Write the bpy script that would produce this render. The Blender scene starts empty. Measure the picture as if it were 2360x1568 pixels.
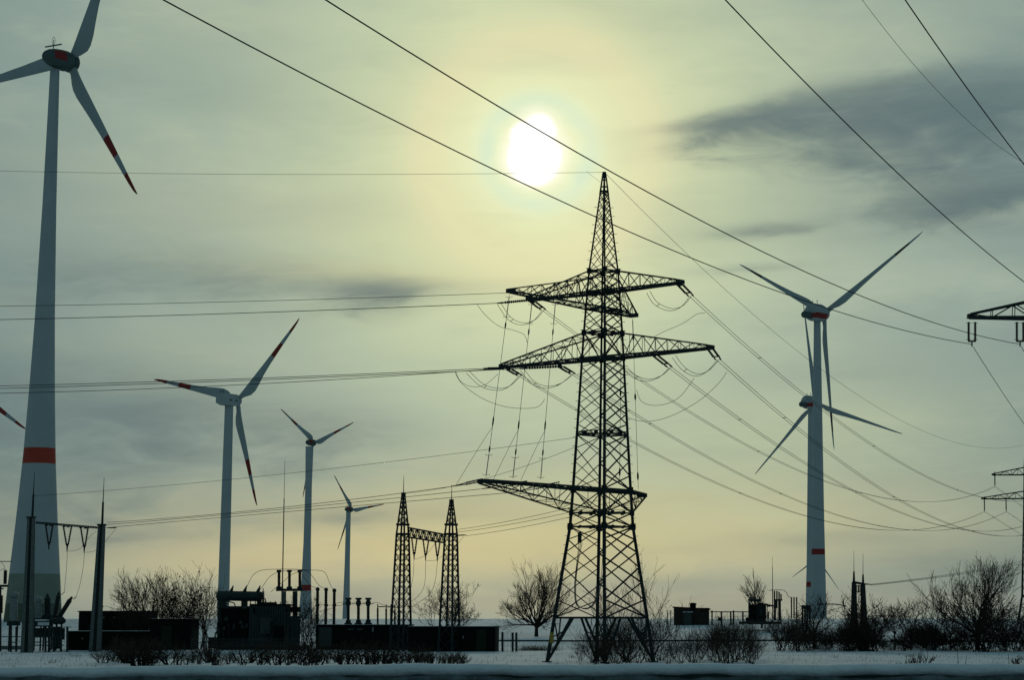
import bpy, math, random
from math import radians as R_, sin, cos, pi
from mathutils import Vector, Matrix
SC = bpy.context.scene
COL = SC.collection
# ---------------------------------------------------------------- camera
# F: focal length in units of a 2360 px wide frame; the principal point sits right of the middle (the photo is a crop)
F = 5083.0; PX0, PY0 = 1700.0, 784.0; HOR = 1430.0
CZ = 4.7
PITCH = math.atan((HOR - PY0) / F)
cam_d = bpy.data.cameras.new('camera'); cam = bpy.data.objects.new('camera', cam_d); COL.objects.link(cam)
cam.location = (0, 0, CZ); cam.rotation_euler = (pi/2 + PITCH, 0, 0)
cam_d.sensor_fit = 'HORIZONTAL'; cam_d.sensor_width = 36; cam_d.lens = F / 2360 * 36
cam_d.shift_x = (1180 - PX0) / 2360; cam_d.shift_y = 0
cam_d.clip_start = 0.5; cam_d.clip_end = 20000
SC.camera = cam
CP = Vector((0, 0, CZ))
def ray(px, py):
    x, y = (px - PX0) / F, (PY0 - py) / F
    return Vector((x, cos(PITCH) - y * sin(PITCH), sin(PITCH) + y * cos(PITCH)))
def P(px, py, d):
    """the world point d metres ahead that is seen at (px, py)"""
    r = ray(px, py); return CP + r * (d / r.y)
def proj(p):
    q = Vector(p) - CP
    dep = q.y * cos(PITCH) + q.z * sin(PITCH); up = q.z * cos(PITCH) - q.y * sin(PITCH)
    return PX0 + F * q.x / dep, PY0 - F * up / dep
def on_plane(px, py, origin, dirv):
    """point at (px, py) on the vertical plane through origin along dirv"""
    n = Vector((dirv[1], -dirv[0], 0)); r = ray(px, py)
    t = (Vector(origin) - CP).dot(n) / r.dot(n); return CP + r * t
# ---------------------------------------------------------------- world, sun
SC.view_settings.view_transform = 'Standard'; SC.view_settings.look = 'None'
SC.view_settings.gamma = 1; SC.view_settings.exposure = 0.0
def lin(c):
    return tuple((v/255/12.92 if v/255 <= .04045 else ((v/255+.055)/1.055)**2.4) for v in c)
SUNPX = (1240, 350)
sd = ray(*SUNPX).normalized()
sun_el = math.asin(sd.z); sun_az = math.atan2(sd.x, sd.y)
sun_l = bpy.data.lights.new('sun', 'SUN'); sun = bpy.data.objects.new('sun', sun_l); COL.objects.link(sun)
sun_l.energy = 0.5; sun_l.angle = R_(10); sun_l.color = (1, .93, .75)
sun.rotation_euler = (-sd).to_track_quat('-Z', 'Y').to_euler()
W = bpy.data.worlds.new('World'); SC.world = W; W.use_nodes = True
nt = W.node_tree; nt.nodes.clear()
class NB:
    def __init__(s, nt): s.nt = nt
    def n(s, t, **k):
        o = s.nt.nodes.new(t)
        for a, b in k.items(): setattr(o, a, b)
        return o
    def set(s, sock, v):
        if hasattr(v, 'is_output') or isinstance(v, bpy.types.NodeSocket): s.nt.links.new(v, sock)
        else: sock.default_value = v
    def m(s, op, a, b=0.0, c=0.0, clamp=False):
        o = s.n('ShaderNodeMath', operation=op, use_clamp=clamp)
        s.set(o.inputs[0], a); s.set(o.inputs[1], b); s.set(o.inputs[2], c); return o.outputs[0]
    def mix(s, f, a, b, mode='MIX'):
        o = s.n('ShaderNodeMix', data_type='RGBA', blend_type=mode)
        s.set(o.inputs[0], f); s.set(o.inputs[6], a if not isinstance(a, tuple) else (*a, 1)); s.set(o.inputs[7], b if not isinstance(b, tuple) else (*b, 1))
        return o.outputs[2]
    def ramp(s, f, stops, interp='EASE'):
        o = s.n('ShaderNodeValToRGB'); s.set(o.inputs[0], f); r = o.color_ramp; r.interpolation = interp
        while len(r.elements) < len(stops): r.elements.new(.5)
        for e, (p, c) in zip(r.elements, stops): e.position = p; e.color = (*c, 1) if len(c) == 3 else c
        return o.outputs[0]
    def noise(s, vec, scale, detail=5, rough=.55, dist=0):
        o = s.n('ShaderNodeTexNoise'); s.set(o.inputs['Vector'], vec)
        o.inputs['Scale'].default_value = scale; o.inputs['Detail'].default_value = detail
        o.inputs['Roughness'].default_value = rough; o.inputs['Distortion'].default_value = dist
        return o.outputs['Fac']
def build_sky():
    B = NB(nt); m = B.m
    tc = B.n('ShaderNodeTexCoord'); sp = B.n('ShaderNodeSeparateXYZ'); nt.links.new(tc.outputs['Generated'], sp.inputs[0])
    x, y, z = sp.outputs
    U = m('ARCTAN2', x, y); V = m('ARCSINE', z)
    dt = B.n('ShaderNodeVectorMath', operation='DOT_PRODUCT'); nt.links.new(tc.outputs['Generated'], dt.inputs[0]); dt.inputs[1].default_value = sd
    th = m('ARCCOSINE', m('MINIMUM', dt.outputs['Value'], .9999999))        # angle from the sun
    cb = B.n('ShaderNodeCombineXYZ'); nt.links.new(m('MULTIPLY', U, 3.0), cb.inputs[0]); nt.links.new(m('MULTIPLY', V, 14.0), cb.inputs[1])
    cb2 = B.n('ShaderNodeCombineXYZ'); nt.links.new(m('MULTIPLY', U, 5.0), cb2.inputs[0]); nt.links.new(m('MULTIPLY', V, 14.0), cb2.inputs[1]); cb2.inputs[2].default_value = 7.3
    n1 = B.noise(cb.outputs[0], 2.2, 4, .45, .4)      # broad streaks
    n2 = B.noise(cb2.outputs[0], 5.0, 6, .55, .6)     # ragged cloud edges
    n3 = B.noise(cb2.outputs[0], 1.6, 3, .5)
    cb3 = B.n('ShaderNodeCombineXYZ'); nt.links.new(m('MULTIPLY', U, 5.0), cb3.inputs[0]); nt.links.new(m('SUBTRACT', m('MULTIPLY', V, 26.0), m('MULTIPLY', U, 2.0)), cb3.inputs[1]); cb3.inputs[2].default_value = 3.1
    n4 = B.noise(cb3.outputs[0], 7.0, 8, .6, .8)      # fine streaks
    # veil colour by angle from the sun
    deg = lambda d: d / 60.0
    thn = m('DIVIDE', th, R_(60), clamp=True)
    base = B.ramp(thn, [(deg(0), lin((246, 250, 205))), (deg(1.1), lin((236, 243, 198))), (deg(2.0), lin((223, 230, 182))), (deg(3.2), lin((209, 218, 174))), (deg(5), lin((189, 203, 168))),
                        (deg(8), lin((160, 178, 159))), (deg(12), lin((138, 159, 151))), (deg(17), lin((112, 136, 135))), (deg(30), lin((88, 115, 122))), (deg(60), lin((66, 97, 110)))], 'LINEAR')
    def blob(px, py, rx, ry, rot=0.0, warp=0.0, p=1.0):
        r = ray(px, py).normalized(); u0, v0 = math.atan2(r.x, r.y), math.asin(r.z)
        du = m('SUBTRACT', U, u0); dv = m('SUBTRACT', V, v0)
        if warp: dv = m('ADD', dv, m('MULTIPLY', m('SUBTRACT', n2, .5), warp / F)); du = m('ADD', du, m('MULTIPLY', m('SUBTRACT', n3, .5), 3 * warp / F))
        c, s_ = cos(R_(rot)), sin(R_(rot))
        a = m('MULTIPLY', m('ADD', m('MULTIPLY', du, c), m('MULTIPLY', dv, s_)), F / rx)
        b = m('MULTIPLY', m('SUBTRACT', m('MULTIPLY', dv, c), m('MULTIPLY', du, s_)), F / ry)
        r2 = m('ADD', m('MULTIPLY', a, a), m('MULTIPLY', b, b))
        if p != 1: r2 = m('POWER', r2, p)
        return m('EXPONENT', m('MULTIPLY', r2, -1.0))
    c = base
    # warm light low over the horizon and brighter bands of thin cloud
    for (px, py, rx, ry, rot, wp, col, k) in SKY_LIGHT:
        c = B.mix(m('MULTIPLY', blob(px, py, rx, ry, rot, wp), k), c, lin(col))
    st = m('MULTIPLY', m('SUBTRACT', n1, .5), .85)
    c = B.mix(m('ABSOLUTE', st, clamp=True), c, B.mix(m('GREATER_THAN', st, 0), lin((112, 132, 130)), lin((205, 210, 170))))
    st2 = m('MULTIPLY', m('ADD', m('SUBTRACT', n2, .5), m('MULTIPLY', m('SUBTRACT', n4, .5), .5)), .42)
    c = B.mix(m('ABSOLUTE', st2, clamp=True), c, B.mix(m('GREATER_THAN', st2, 0), lin((120, 138, 135)), lin((205, 212, 175))))
    tot = None
    for (px, py, rx, ry, rot, wp, k) in SKY_DARK:
        g = m('MULTIPLY', blob(px, py, rx, ry, rot, wp), k)
        tot = g if tot is None else m('SUBTRACT', m('ADD', tot, g), m('MULTIPLY', tot, g))
    rag = m('ADD', m('MULTIPLY', m('SUBTRACT', n2, .5), .9), m('MULTIPLY', m('SUBTRACT', n4, .5), .42))
    tot = m('ADD', tot, m('MULTIPLY', rag, m('MINIMUM', m('MULTIPLY', tot, 2.2), .85)), clamp=True)
    mr = B.n('ShaderNodeMapRange', interpolation_type='SMOOTHSTEP'); nt.links.new(tot, mr.inputs[0])
    for i, v in zip((1, 2, 3, 4), (-.08, 1.08, 0, .95)): mr.inputs[i].default_value = v
    tot = mr.outputs[0]
    c = B.mix(tot, c, lin((82, 107, 113)))
    # the blown-out sun behind the veil and its aureole
    wob = m('MULTIPLY', m('SUBTRACT', n2, .5), .0046)
    thw = m('ADD', th, wob)
    def ring(r0, w): q = m('SUBTRACT', thw, r0); return m('EXPONENT', m('MULTIPLY', m('MULTIPLY', q, q), -1/(w*w)))
    c = B.mix(m('MULTIPLY', ring(.050, .012), m('MULTIPLY', n3, .75)), c, lin((234, 222, 176)))       # faint orange corona
    c = B.mix(m('MULTIPLY', ring(.0, .030), .55), c, lin((244, 250, 202)))
    c = B.mix(m('MULTIPLY', ring(.0235, .0048), m('MULTIPLY', n2, .8)), c, lin((196, 228, 208)))     # greenish inner ring
    def disc(px, py, r0, r1):
        v_ = ray(px, py).normalized(); d_ = B.n('ShaderNodeVectorMath', operation='DOT_PRODUCT'); nt.links.new(tc.outputs['Generated'], d_.inputs[0]); d_.inputs[1].default_value = v_
        t_ = m('ADD', m('ARCCOSINE', m('MINIMUM', d_.outputs['Value'], .9999999)), wob)
        o_ = B.n('ShaderNodeMapRange', interpolation_type='SMOOTHSTEP'); nt.links.new(t_, o_.inputs[0])
        for i, v in zip((1, 2, 3, 4), (r0, r1, 1, 0)): o_.inputs[i].default_value = v
        return o_.outputs[0]
    halo = m('MAXIMUM', disc(1232, 356, .0100, .0190), m('MULTIPLY', disc(1238, 304, .005, .0150), .9))
    c = B.mix(halo, c, (1.0, 1.0, .80))
    core = m('MAXIMUM', disc(1232, 362, .0085, .0138), m('MAXIMUM', disc(1243, 300, .0040, .0092), disc(1216, 318, .0050, .0098)))
    c = B.mix(core, c, (1.5, 1.5, 1.45))
    bg = B.n('ShaderNodeBackground'); nt.links.new(c, bg.inputs[0]); bg.inputs[1].default_value = 1.0
    sky = B.n('ShaderNodeTexSky', sky_type='NISHITA'); sky.sun_disc = False; sky.sun_elevation = sun_el; sky.sun_rotation = sun_az; sky.dust_density = 3
    bn = B.n('ShaderNodeBackground'); nt.links.new(sky.outputs[0], bn.inputs[0]); bn.inputs[1].default_value = .05
    ms = B.n('ShaderNodeMixShader'); ms.inputs[0].default_value = .985
    nt.links.new(bn.outputs[0], ms.inputs[1]); nt.links.new(bg.outputs[0], ms.inputs[2])
    out = B.n('ShaderNodeOutputWorld'); nt.links.new(ms.outputs[0], out.inputs[0])
SKY_LIGHT = [  # px, py, rx, ry, rot, warp, colour, strength
    (1150, 1250, 900, 110, 0, 90, (214, 196, 140), .75),
    (1500, 1190, 900, 120, 0, 120, (190, 190, 146), .55),
    (600, 1300, 420, 50, 2, 60, (196, 182, 138), .6),
    (1250, 1395, 1500, 45, 0, 40, (158, 152, 132), .7),
    (950, 640, 420, 30, -2, 60, (208, 205, 158), .5),
    (1100, 560, 330, 120, 0, 60, (216, 220, 168), .5),
    (1250, 130, 260, 120, 20, 80, (218, 222, 172), .4),
    (1850, 1010, 500, 130, 5, 120, (178, 190, 154), .5),
    (2150, 640, 380, 40, 0, 80, (170, 186, 166), .5),
    (560, 480, 420, 90, 0, 80, (176, 182, 156), .35)]
SKY_DARK = [
    (2200, 255, 460, 92, 7, 130, .98), (1740, 285, 230, 42, 13, 110, .86), (2300, 330, 360, 70, 0, 80, .62), (2020, 210, 240, 40, 10, 90, .45), (1560, 298, 120, 20, 6, 60, .4),
    (2280, 455, 340, 62, 6, 90, .88), (2050, 375, 300, 70, 5, 110, .55), (2300, 530, 200, 22, 2, 50, .3), (1740, 532, 140, 18, 5, 40, .55), (1700, 622, 170, 14, 4, 30, .38),
    (860, 672, 165, 36, 2, 60, .72), (380, 640, 480, 75, 2, 110, .50), (380, 130, 420, 70, 4, 120, .16), (700, 480, 260, 50, 3, 90, .16), (1950, 860, 380, 36, 2, 80, .2), (120, 960, 560, 180, 0, 130, .66), (640, 1000, 360, 66, -2, 90, .42), (60, 400, 260, 130, 0, 80, .2),
    (60, 1200, 300, 90, 0, 60, .45), (2250, 1300, 380, 70, 0, 60, .42), (2330, 60, 200, 60, 0, 60, .12), (820, 1190, 280, 28, 3, 50, .34), (1900, 1240, 260, 24, 2, 40, .25), (300, 1240, 240, 22, 2, 40, .3), (1180, 1195, 300, 14, 0, 30, .12), (1500, 1345, 500, 18, 0, 30, .2)]
build_sky()
# ---------------------------------------------------------------- helpers
def ground_z(x, y):
    pts = GPTS
    if y <= pts[0][0]: z = pts[0][1]
    elif y >= pts[-1][0]: z = pts[-1][1]
    else:
        for (a, za), (b, zb) in zip(pts, pts[1:]):
            if a <= y <= b:
                t = (y - a) / (b - a); z = za + (zb - za) * t; break
    if y > 90:
        z += .10 * sin(x * .043 + y * .021) * sin(y * .031 + 1.3) + .05 * sin(x * .13 + 2 * sin(y * .05))
    return z
def row_z(row, d): return P(1180, row, d).z
GPTS = [(-80, 3.0), (24, 3.0), (30, 2.6), (60, .6), (90, -.05), (330, row_z(1502, 330)), (400, row_z(1478, 400)), (430, row_z(1469, 430)),
        (500, row_z(1442, 500)), (560, row_z(1432, 560)), (650, row_z(1428.5, 650)), (1200, row_z(1428, 1200)), (4000, row_z(1428.5, 4000)), (9000, row_z(1428.5, 9000) - 8)]
class MB:
    """collects shapes (world coordinates) and links them as one mesh object"""
    def __init__(s): s.v = []; s.f = []; s.mi = []; s.sm = False
    def quadbar(s, a, b, w0, w1=None, up=None, n=4, mi=0, h=None):
        a = Vector(a); b = Vector(b); w1 = w0 if w1 is None else w1
        d = b - a
        if d.length < 1e-6: return
        d.normalize(); up = Vector(up) if up is not None else (Vector((0, 0, 1)) if abs(d.z) < .9 else Vector((0, 1, 0)))
        e1 = d.cross(up).normalized(); e2 = e1.cross(d)
        k = len(s.v); off = pi / n if n == 4 else 0
        for p, w in ((a, w0), (b, w1)):
            for i in range(n):
                t = 2*pi*i/n + off; s.v.append(p + (e1*cos(t) + e2*sin(t)) * w * (.7071 if n == 4 else .5))
        for i in range(n):
            j = (i+1) % n; s.f.append((k+i, k+j, k+n+j, k+n+i)); s.mi.append(mi)
        s.f.append(tuple(k+i for i in reversed(range(n)))); s.mi.append(mi); s.f.append(tuple(k+n+i for i in range(n))); s.mi.append(mi)
    def tube(s, pts, r, n=5, mi=0):
        k = len(s.v); pts = [Vector(p) for p in pts]; prev = None
        for i, p in enumerate(pts):
            d = (pts[min(i+1, len(pts)-1)] - pts[max(i-1, 0)]).normalized()
            up = Vector((0, 0, 1)) if abs(d.z) < .95 else Vector((0, 1, 0))
            if prev is not None: up = prev
            e1 = d.cross(up); e1 = e1.normalized() if e1.length > 1e-5 else Vector((1, 0, 0)); e2 = e1.cross(d); prev = e2
            rr = r[i] if isinstance(r, (list, tuple)) else r
            for j in range(n): t = 2*pi*j/n; s.v.append(p + (e1*cos(t) + e2*sin(t)) * rr)
        for i in range(len(pts)-1):
            for j in range(n):
                q = (j+1) % n; s.f.append((k+i*n+j, k+i*n+q, k+(i+1)*n+q, k+(i+1)*n+j)); s.mi.append(mi)
        L = k+(len(pts)-1)*n
        s.f.append(tuple(k+j for j in reversed(range(n)))); s.mi.append(mi); s.f.append(tuple(L+j for j in range(n))); s.mi.append(mi)
    def lathe(s, base, axis, prof, n=16, mi=0):
        """prof: (distance along the axis, radius)"""
        a = Vector(axis).normalized(); s.tube([Vector(base) + a*t for t, _ in prof], [r for _, r in prof], n, mi)
    def box(s, x0, x1, y0, y1, z0, z1, mi=0, bev=0):
        k = len(s.v)
        for zz in (z0, z1):
            for (xx, yy) in ((x0, y0), (x1, y0), (x1, y1), (x0, y1)): s.v.append(Vector((xx, yy, zz)))
        for f in ((0, 3, 2, 1), (4, 5, 6, 7), (0, 1, 5, 4), (1, 2, 6, 5), (2, 3, 7, 6), (3, 0, 4, 7)):
            s.f.append(tuple(k+i for i in f)); s.mi.append(mi)
    def obox(s, c, ax, hl, hw, h0, h1, mi=0):
        """box round c: half length hl along the level direction ax, half width hw, from c.z+h0 to c.z+h1"""
        ax = Vector((ax[0], ax[1], 0)).normalized(); sd_ = Vector((-ax.y, ax.x, 0)); k = len(s.v)
        for zz in (h0, h1):
            for (i, j) in ((-1, -1), (1, -1), (1, 1), (-1, 1)): s.v.append(Vector(c) + ax*hl*i + sd_*hw*j + Vector((0, 0, zz)))
        for f in ((0, 3, 2, 1), (4, 5, 6, 7), (0, 1, 5, 4), (1, 2, 6, 5), (2, 3, 7, 6), (3, 0, 4, 7)):
            s.f.append(tuple(k+i for i in f)); s.mi.append(mi)
    def build(s, name, mats, parent=None, smooth=False, origin=None):
        if not isinstance(mats, (list, tuple)): mats = [mats]
        o0 = Vector(parent['_o']) if parent is not None else (Vector(origin) if origin is not None else Vector((0, 0, 0)))
        me = bpy.data.meshes.new(name); me.from_pydata([tuple(v - o0) for v in s.v], [], s.f)
        for mm in mats: me.materials.append(mm)
        if len(mats) > 1: me.polygons.foreach_set('material_index', s.mi)
        if smooth: me.polygons.foreach_set('use_smooth', [True]*len(s.f))
        me.update()
        ob = bpy.data.objects.new(name, me); COL.objects.link(ob)
        if parent is not None: ob.parent = parent
        else: ob.location = o0
        ob['_o'] = tuple(o0)
        return ob
def tag(o, label=None, cat=None, group=None, kind=None):
    for k, v in (('label', label), ('category', cat), ('group', group), ('kind', kind)):
        if v: o[k] = v
    return o
def thing(name, label, cat, loc, group=None):
    o = bpy.data.objects.new(name, None); COL.objects.link(o); o.location = loc; o['_o'] = tuple(loc); o.empty_display_size = .5
    return tag(o, label, cat, group)
def dup(root, loc, rz=0, sc=1.0, label=None, group=None):
    def cp(o, par):
        c = o.copy(); COL.objects.link(c); c.parent = par
        for ch in o.children: cp(ch, c)
        return c
    r = cp(root, None); r.location = loc; r.rotation_euler = (0, 0, rz); r.scale = (sc, sc, sc) if not isinstance(sc, tuple) else sc
    if label: r['label'] = label
    if group: r['group'] = group
    return r
# ---------------------------------------------------------------- materials
def mat(name, col, rough=.7, metal=0.0, var=.25, scale=3.0, col2=None, bump=0.0, bscale=20.0, spec=.3, obj=True):
    m_ = bpy.data.materials.new(name); m_.use_nodes = True; t = m_.node_tree; b = NB(t)
    p = t.nodes['Principled BSDF']; tc = t.nodes.new('ShaderNodeTexCoord')
    f = b.noise(tc.outputs['Object'], scale, 6, .6)
    c2 = col2 if col2 else tuple(v * (1 - var) for v in col)
    t.links.new(b.ramp(f, [(.3, c2), (.7, col)], 'LINEAR'), p.inputs['Base Color'])
    p.inputs['Roughness'].default_value = rough; p.inputs['Metallic'].default_value = metal; p.inputs['Specular IOR Level'].default_value = spec
    if bump:
        g = b.noise(tc.outputs['Object'], bscale, 5, .6); bp = t.nodes.new('ShaderNodeBump'); bp.inputs['Strength'].default_value = bump
        bp.inputs['Distance'].default_value = .1
        t.links.new(g, bp.inputs['Height']); t.links.new(bp.outputs[0], p.inputs['Normal'])
    return m_
M = {}
M['steel'] = mat('dark_galvanised_steel', (.040, .050, .050), .75, 0, .4, 1.5, spec=.1)
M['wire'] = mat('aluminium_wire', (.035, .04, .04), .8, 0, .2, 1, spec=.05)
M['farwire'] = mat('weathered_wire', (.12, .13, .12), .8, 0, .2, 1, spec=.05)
M['insul'] = mat('brown_porcelain', (.03, .028, .026), .5, 0, .3, 4, spec=.15)
M['glassins'] = mat('pale_insulator', (.16, .17, .15), .5, 0, .3, 4, spec=.3)
M['tower'] = mat('grey_tower_paint', (.42, .46, .46), .6, 0, .12, .15, spec=.2)
M['blade'] = mat('grey_blade_paint', (.36, .41, .41), .55, 0, .08, .2, spec=.25)
M['nacelle'] = mat('green_grey_nacelle', (.085, .125, .12), .6, 0, .25, .6, spec=.2)
M['red'] = mat('red_marking_paint', (.46, .06, .035), .6, 0, .15, .4, spec=.2)
M['darkred'] = mat('dark_red_paint', (.30, .035, .03), .6, 0, .2, .4, spec=.2)
M['maroon'] = mat('dark_blade_band', (.10, .09, .09), .6, 0, .2, .4, spec=.2)
M['green'] = mat('green_tower_paint', (.24, .28, .23), .7, 0, .1, .2, col2=(.19, .23, .18), spec=.15)
M['green2'] = mat('dark_green_tower_paint', (.12, .15, .11), .7, 0, .3, .8, spec=.15)
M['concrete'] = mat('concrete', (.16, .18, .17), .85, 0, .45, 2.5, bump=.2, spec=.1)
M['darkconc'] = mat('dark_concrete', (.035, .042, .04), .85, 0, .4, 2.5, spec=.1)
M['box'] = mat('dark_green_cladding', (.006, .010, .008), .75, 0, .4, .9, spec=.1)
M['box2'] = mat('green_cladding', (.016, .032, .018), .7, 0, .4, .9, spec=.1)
M['trafo'] = mat('transformer_paint', (.034, .052, .047), .65, 0, .5, 1.2, spec=.2)
M['brown'] = mat('brown_boards', (.045, .042, .032), .8, 0, .4, 2.0, spec=.1)
M['door'] = mat('grey_green_door', (.05, .065, .06), .7, 0, .2, 2.0, spec=.15)
M['bark'] = mat('bark', (.030, .027, .022), .9, 0, .4, 5, spec=.05)
M['twig'] = mat('twigs', (.055, .045, .034), .9, 0, .3, 5, spec=.05)
M['leaf'] = mat('dead_leaves', (.05, .034, .02), .9, 0, .4, 5, spec=.05)
M['grass'] = mat('dry_grass', (.11, .10, .075), .9, 0, .4, 5, spec=.05)
M['paleequip'] = mat('pale_equipment', (.30, .34, .33), .6, 0, .35, 2.0, spec=.2)
M['wallm'] = mat('dark_parapet', (.06, .075, .075), .9, 0, .4, 2.0, spec=.05)
M['ridge_shade'] = mat('shade_ridge', (.22, .27, .28), .85, 0, .75, 4.0, bump=.4, bscale=30, spec=.1)  # grey that carries the shade below the snow cap
M['yellow'] = mat('faded_yellow_sign', (.45, .33, .06), .7, 0, .3, 5)
def snow_mat():
    m_ = bpy.data.materials.new('snow'); m_.use_nodes = True; t = m_.node_tree; b = NB(t); p = t.nodes['Principled BSDF']
    tc = t.nodes.new('ShaderNodeTexCoord')
    mp = t.nodes.new('ShaderNodeMapping'); mp.inputs['Scale'].default_value = (1, .35, 1); t.links.new(tc.outputs['Object'], mp.inputs[0])
    f = b.noise(mp.outputs[0], .12, 8, .62); f2 = b.noise(mp.outputs[0], 1.1, 6, .7)
    c = b.ramp(f, [(.30, (.50, .60, .66)), (.5, (.79, .85, .88)), (.7, (.86, .90, .92))], 'LINEAR')
    # stubble and soil showing through in thin places
    dirt = b.m('MULTIPLY', b.m('SUBTRACT', f2, .56), 6.0, clamp=True)
    c = b.mix(b.m('MULTIPLY', dirt, .55), c, (.20, .22, .20))
    t.links.new(c, p.inputs['Base Color']); p.inputs['Roughness'].default_value = .8; p.inputs['Specular IOR Level'].default_value = .1
    bp = t.nodes.new('ShaderNodeBump'); bp.inputs['Strength'].default_value = .8; bp.inputs['Distance'].default_value = .8
    t.links.new(f2, bp.inputs['Height']); t.links.new(bp.outputs[0], p.inputs['Normal'])
    return m_
M['snow'] = snow_mat()
M['snowcap'] = mat('fresh_snow', (.80, .85, .87), .8, 0, .12, 6, bump=.35, bscale=14, spec=.1)
# ---------------------------------------------------------------- ground
def ground():
    ys = []; y = -80.0
    while y < 9000:
        ys.append(y); y += 4 if y < 100 else (6 if y < 700 else y * .05)
    xs = []; x = 0.0
    while x < 6000: xs.append(x); x += 6 if x < 260 else x * .12
    xs = [-v for v in reversed(xs[1:])] + xs
    mb = MB(); rnd = random.Random(5)
    for y in ys:
        for x in xs: mb.v.append(Vector((x, y, ground_z(x, y))))
    n = len(xs)
    for j in range(len(ys)-1):
        for i in range(n-1): mb.f.append((j*n+i, j*n+i+1, (j+1)*n+i+1, (j+1)*n+i)); mb.mi.append(0)
    o = mb.build('snowy_ground', M['snow'], None, True); tag(o, kind='structure')
ground()
# road embankment line seen as a dark line across the field
def field_track():
    mb = MB(); k = 0
    for i in range(60):
        x0, x1 = -60 + i*5, -60 + (i+1)*5
        a = Vector((x0, 392 + .6*sin(i*.5), 0)); b = Vector((x1, 392 + .6*sin((i+1)*.5), 0))
        a.z = ground_z(a.x, a.y) + .10; b.z = ground_z(b.x, b.y) + .10
        mb.quadbar(a, b, .32)
    tag(mb.build('field_track', M['darkconc']), kind='structure')
field_track()
def unseen_road():
    mb = MB(); mb.box(-60, 60, -60, 24.2, 2.9, 3.06); tag(mb.build('unseen_dark_road', M['darkconc']), kind='structure')  # unseen dark surface, added to cut bounce light under the snow cap
unseen_road()
# snow-covered parapet right in front of the camera
def parapet():
    Y0 = 25.0
    c = P(1180, 1534, Y0); t = thing('snow_covered_parapet', 'low dark parapet under a rounded cap of snow along the bottom edge', 'parapet', (0, Y0, 3.0))
    w = MB(); w.box(-16, 12, Y0-.12, Y0+.12, 2.6, c.z-.09, 0); w.build('wall', M['wallm'], t)
    s = MB(); NX = 500; NA = 26; rnd = random.Random(2)
    for i in range(NX+1):
        x = -16 + 28*i/NX
        u, _ = proj((x, Y0, c.z))
        top = P(u, 1535 + 5.5*math.tanh((560-u)/300) * .6 + 1.4*sin(u*.011) + .8*sin(u*.037+1) + .4*sin(u*.09), Y0).z
        hw = .15 + .008*sin(x*2.3) + .006*sin(x*5.9); hh = .080 + .004*sin(x*3.1) + .003*sin(x*7.7)
        for j in range(NA+1):
            a = -.35*pi + 1.7*pi*j/NA
            s.v.append(Vector((x, Y0 - hw*cos(a), top - hh + hh*sin(a))))
    for i in range(NX):
        for j in range(NA):
            q = i*(NA+1)+j; s.f.append((q, q+NA+1, q+NA+2, q+1)); s.mi.append(0)
        q = i*(NA+1); s.f.append((q, q+NA, q+2*NA+1, q+NA+1)); s.mi.append(0)
    s.build('snow_cap', M['snowcap'], t, True)
    g = MB(); from mathutils import noise as nz_; n = 12  # added dark ridge: shade on the cap's lower face, put into its colour
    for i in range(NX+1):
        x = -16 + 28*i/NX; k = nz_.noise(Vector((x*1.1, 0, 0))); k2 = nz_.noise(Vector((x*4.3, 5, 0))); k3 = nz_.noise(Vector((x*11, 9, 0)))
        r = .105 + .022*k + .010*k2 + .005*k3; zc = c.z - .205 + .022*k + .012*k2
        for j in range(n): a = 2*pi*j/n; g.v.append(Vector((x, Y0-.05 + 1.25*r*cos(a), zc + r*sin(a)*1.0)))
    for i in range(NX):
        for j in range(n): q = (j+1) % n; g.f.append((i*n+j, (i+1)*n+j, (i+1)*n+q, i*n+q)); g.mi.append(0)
    g.build('shade_ridge', M['ridge_shade'], t, True)
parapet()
# ---------------------------------------------------------------- lattice pylons
def interp(prof, z):
    if z <= prof[0][0]: return prof[0][1]
    for (a, ra), (b, rb) in zip(prof, prof[1:]):
        if z <= b: return ra + (rb-ra)*(z-a)/(b-a)
    return prof[-1][1]
def corner(o, prof, head, k, z):
    a = head + pi/4 + k*pi/2; r = interp(prof, z); return Vector((o[0] + r*cos(a), o[1] + r*sin(a), z))
def levels(z0, z1, ratio, prof):
    zs = [z0]
    while zs[-1] < z1 - .01:
        h = max(.5, interp(prof, zs[-1]) * 1.414 * ratio); zs.append(zs[-1] + h)
    n = len(zs)-1
    if n < 1: return [z0, z1]
    k = (z1-z0)/(zs[-1]-z0); return [z0 + (z-z0)*k for z in zs]
def lattice(mb, o, prof, head, z0, z1, ratio, w, w2=None, stagger=True):
    zs = levels(z0, z1, ratio, prof); w2 = w if w2 is None else w2
    for k in range(4):
        C = lambda z, kk: corner(o, prof, head, kk, z)
        ww = w if k in (0, 3) else w2
        if k % 2 == 0 or not stagger: seq = list(zip(zs, zs[1:]))
        else:
            mid = [(a+b)/2 for a, b in zip(zs, zs[1:])]; seq = list(zip(mid, mid[1:]))
            if mid:
                mb.quadbar(C(z0, k), (C(mid[0], k)+C(mid[0], k+1))/2 if False else C(mid[0], k+1), ww); mb.quadbar(C(z0, k+1), C(mid[0], k), ww)
                mb.quadbar(C(mid[-1], k), C(z1, k+1), ww); mb.quadbar(C(mid[-1], k+1), C(z1, k), ww)
        for a, b in seq:
            mb.quadbar(C(a, k), C(b, k+1), ww); mb.quadbar(C(a, k+1), C(b, k), ww * .8)
def belt(mb, o, prof, head, z, w, plan=True):
    cs = [corner(o, prof, head, k, z) for k in range(4)]
    for k in range(4): mb.quadbar(cs[k], cs[(k+1) % 4], w)
    if plan: mb.quadbar(cs[0], cs[2], w*.6); mb.quadbar(cs[1], cs[3], w*.6)
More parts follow.
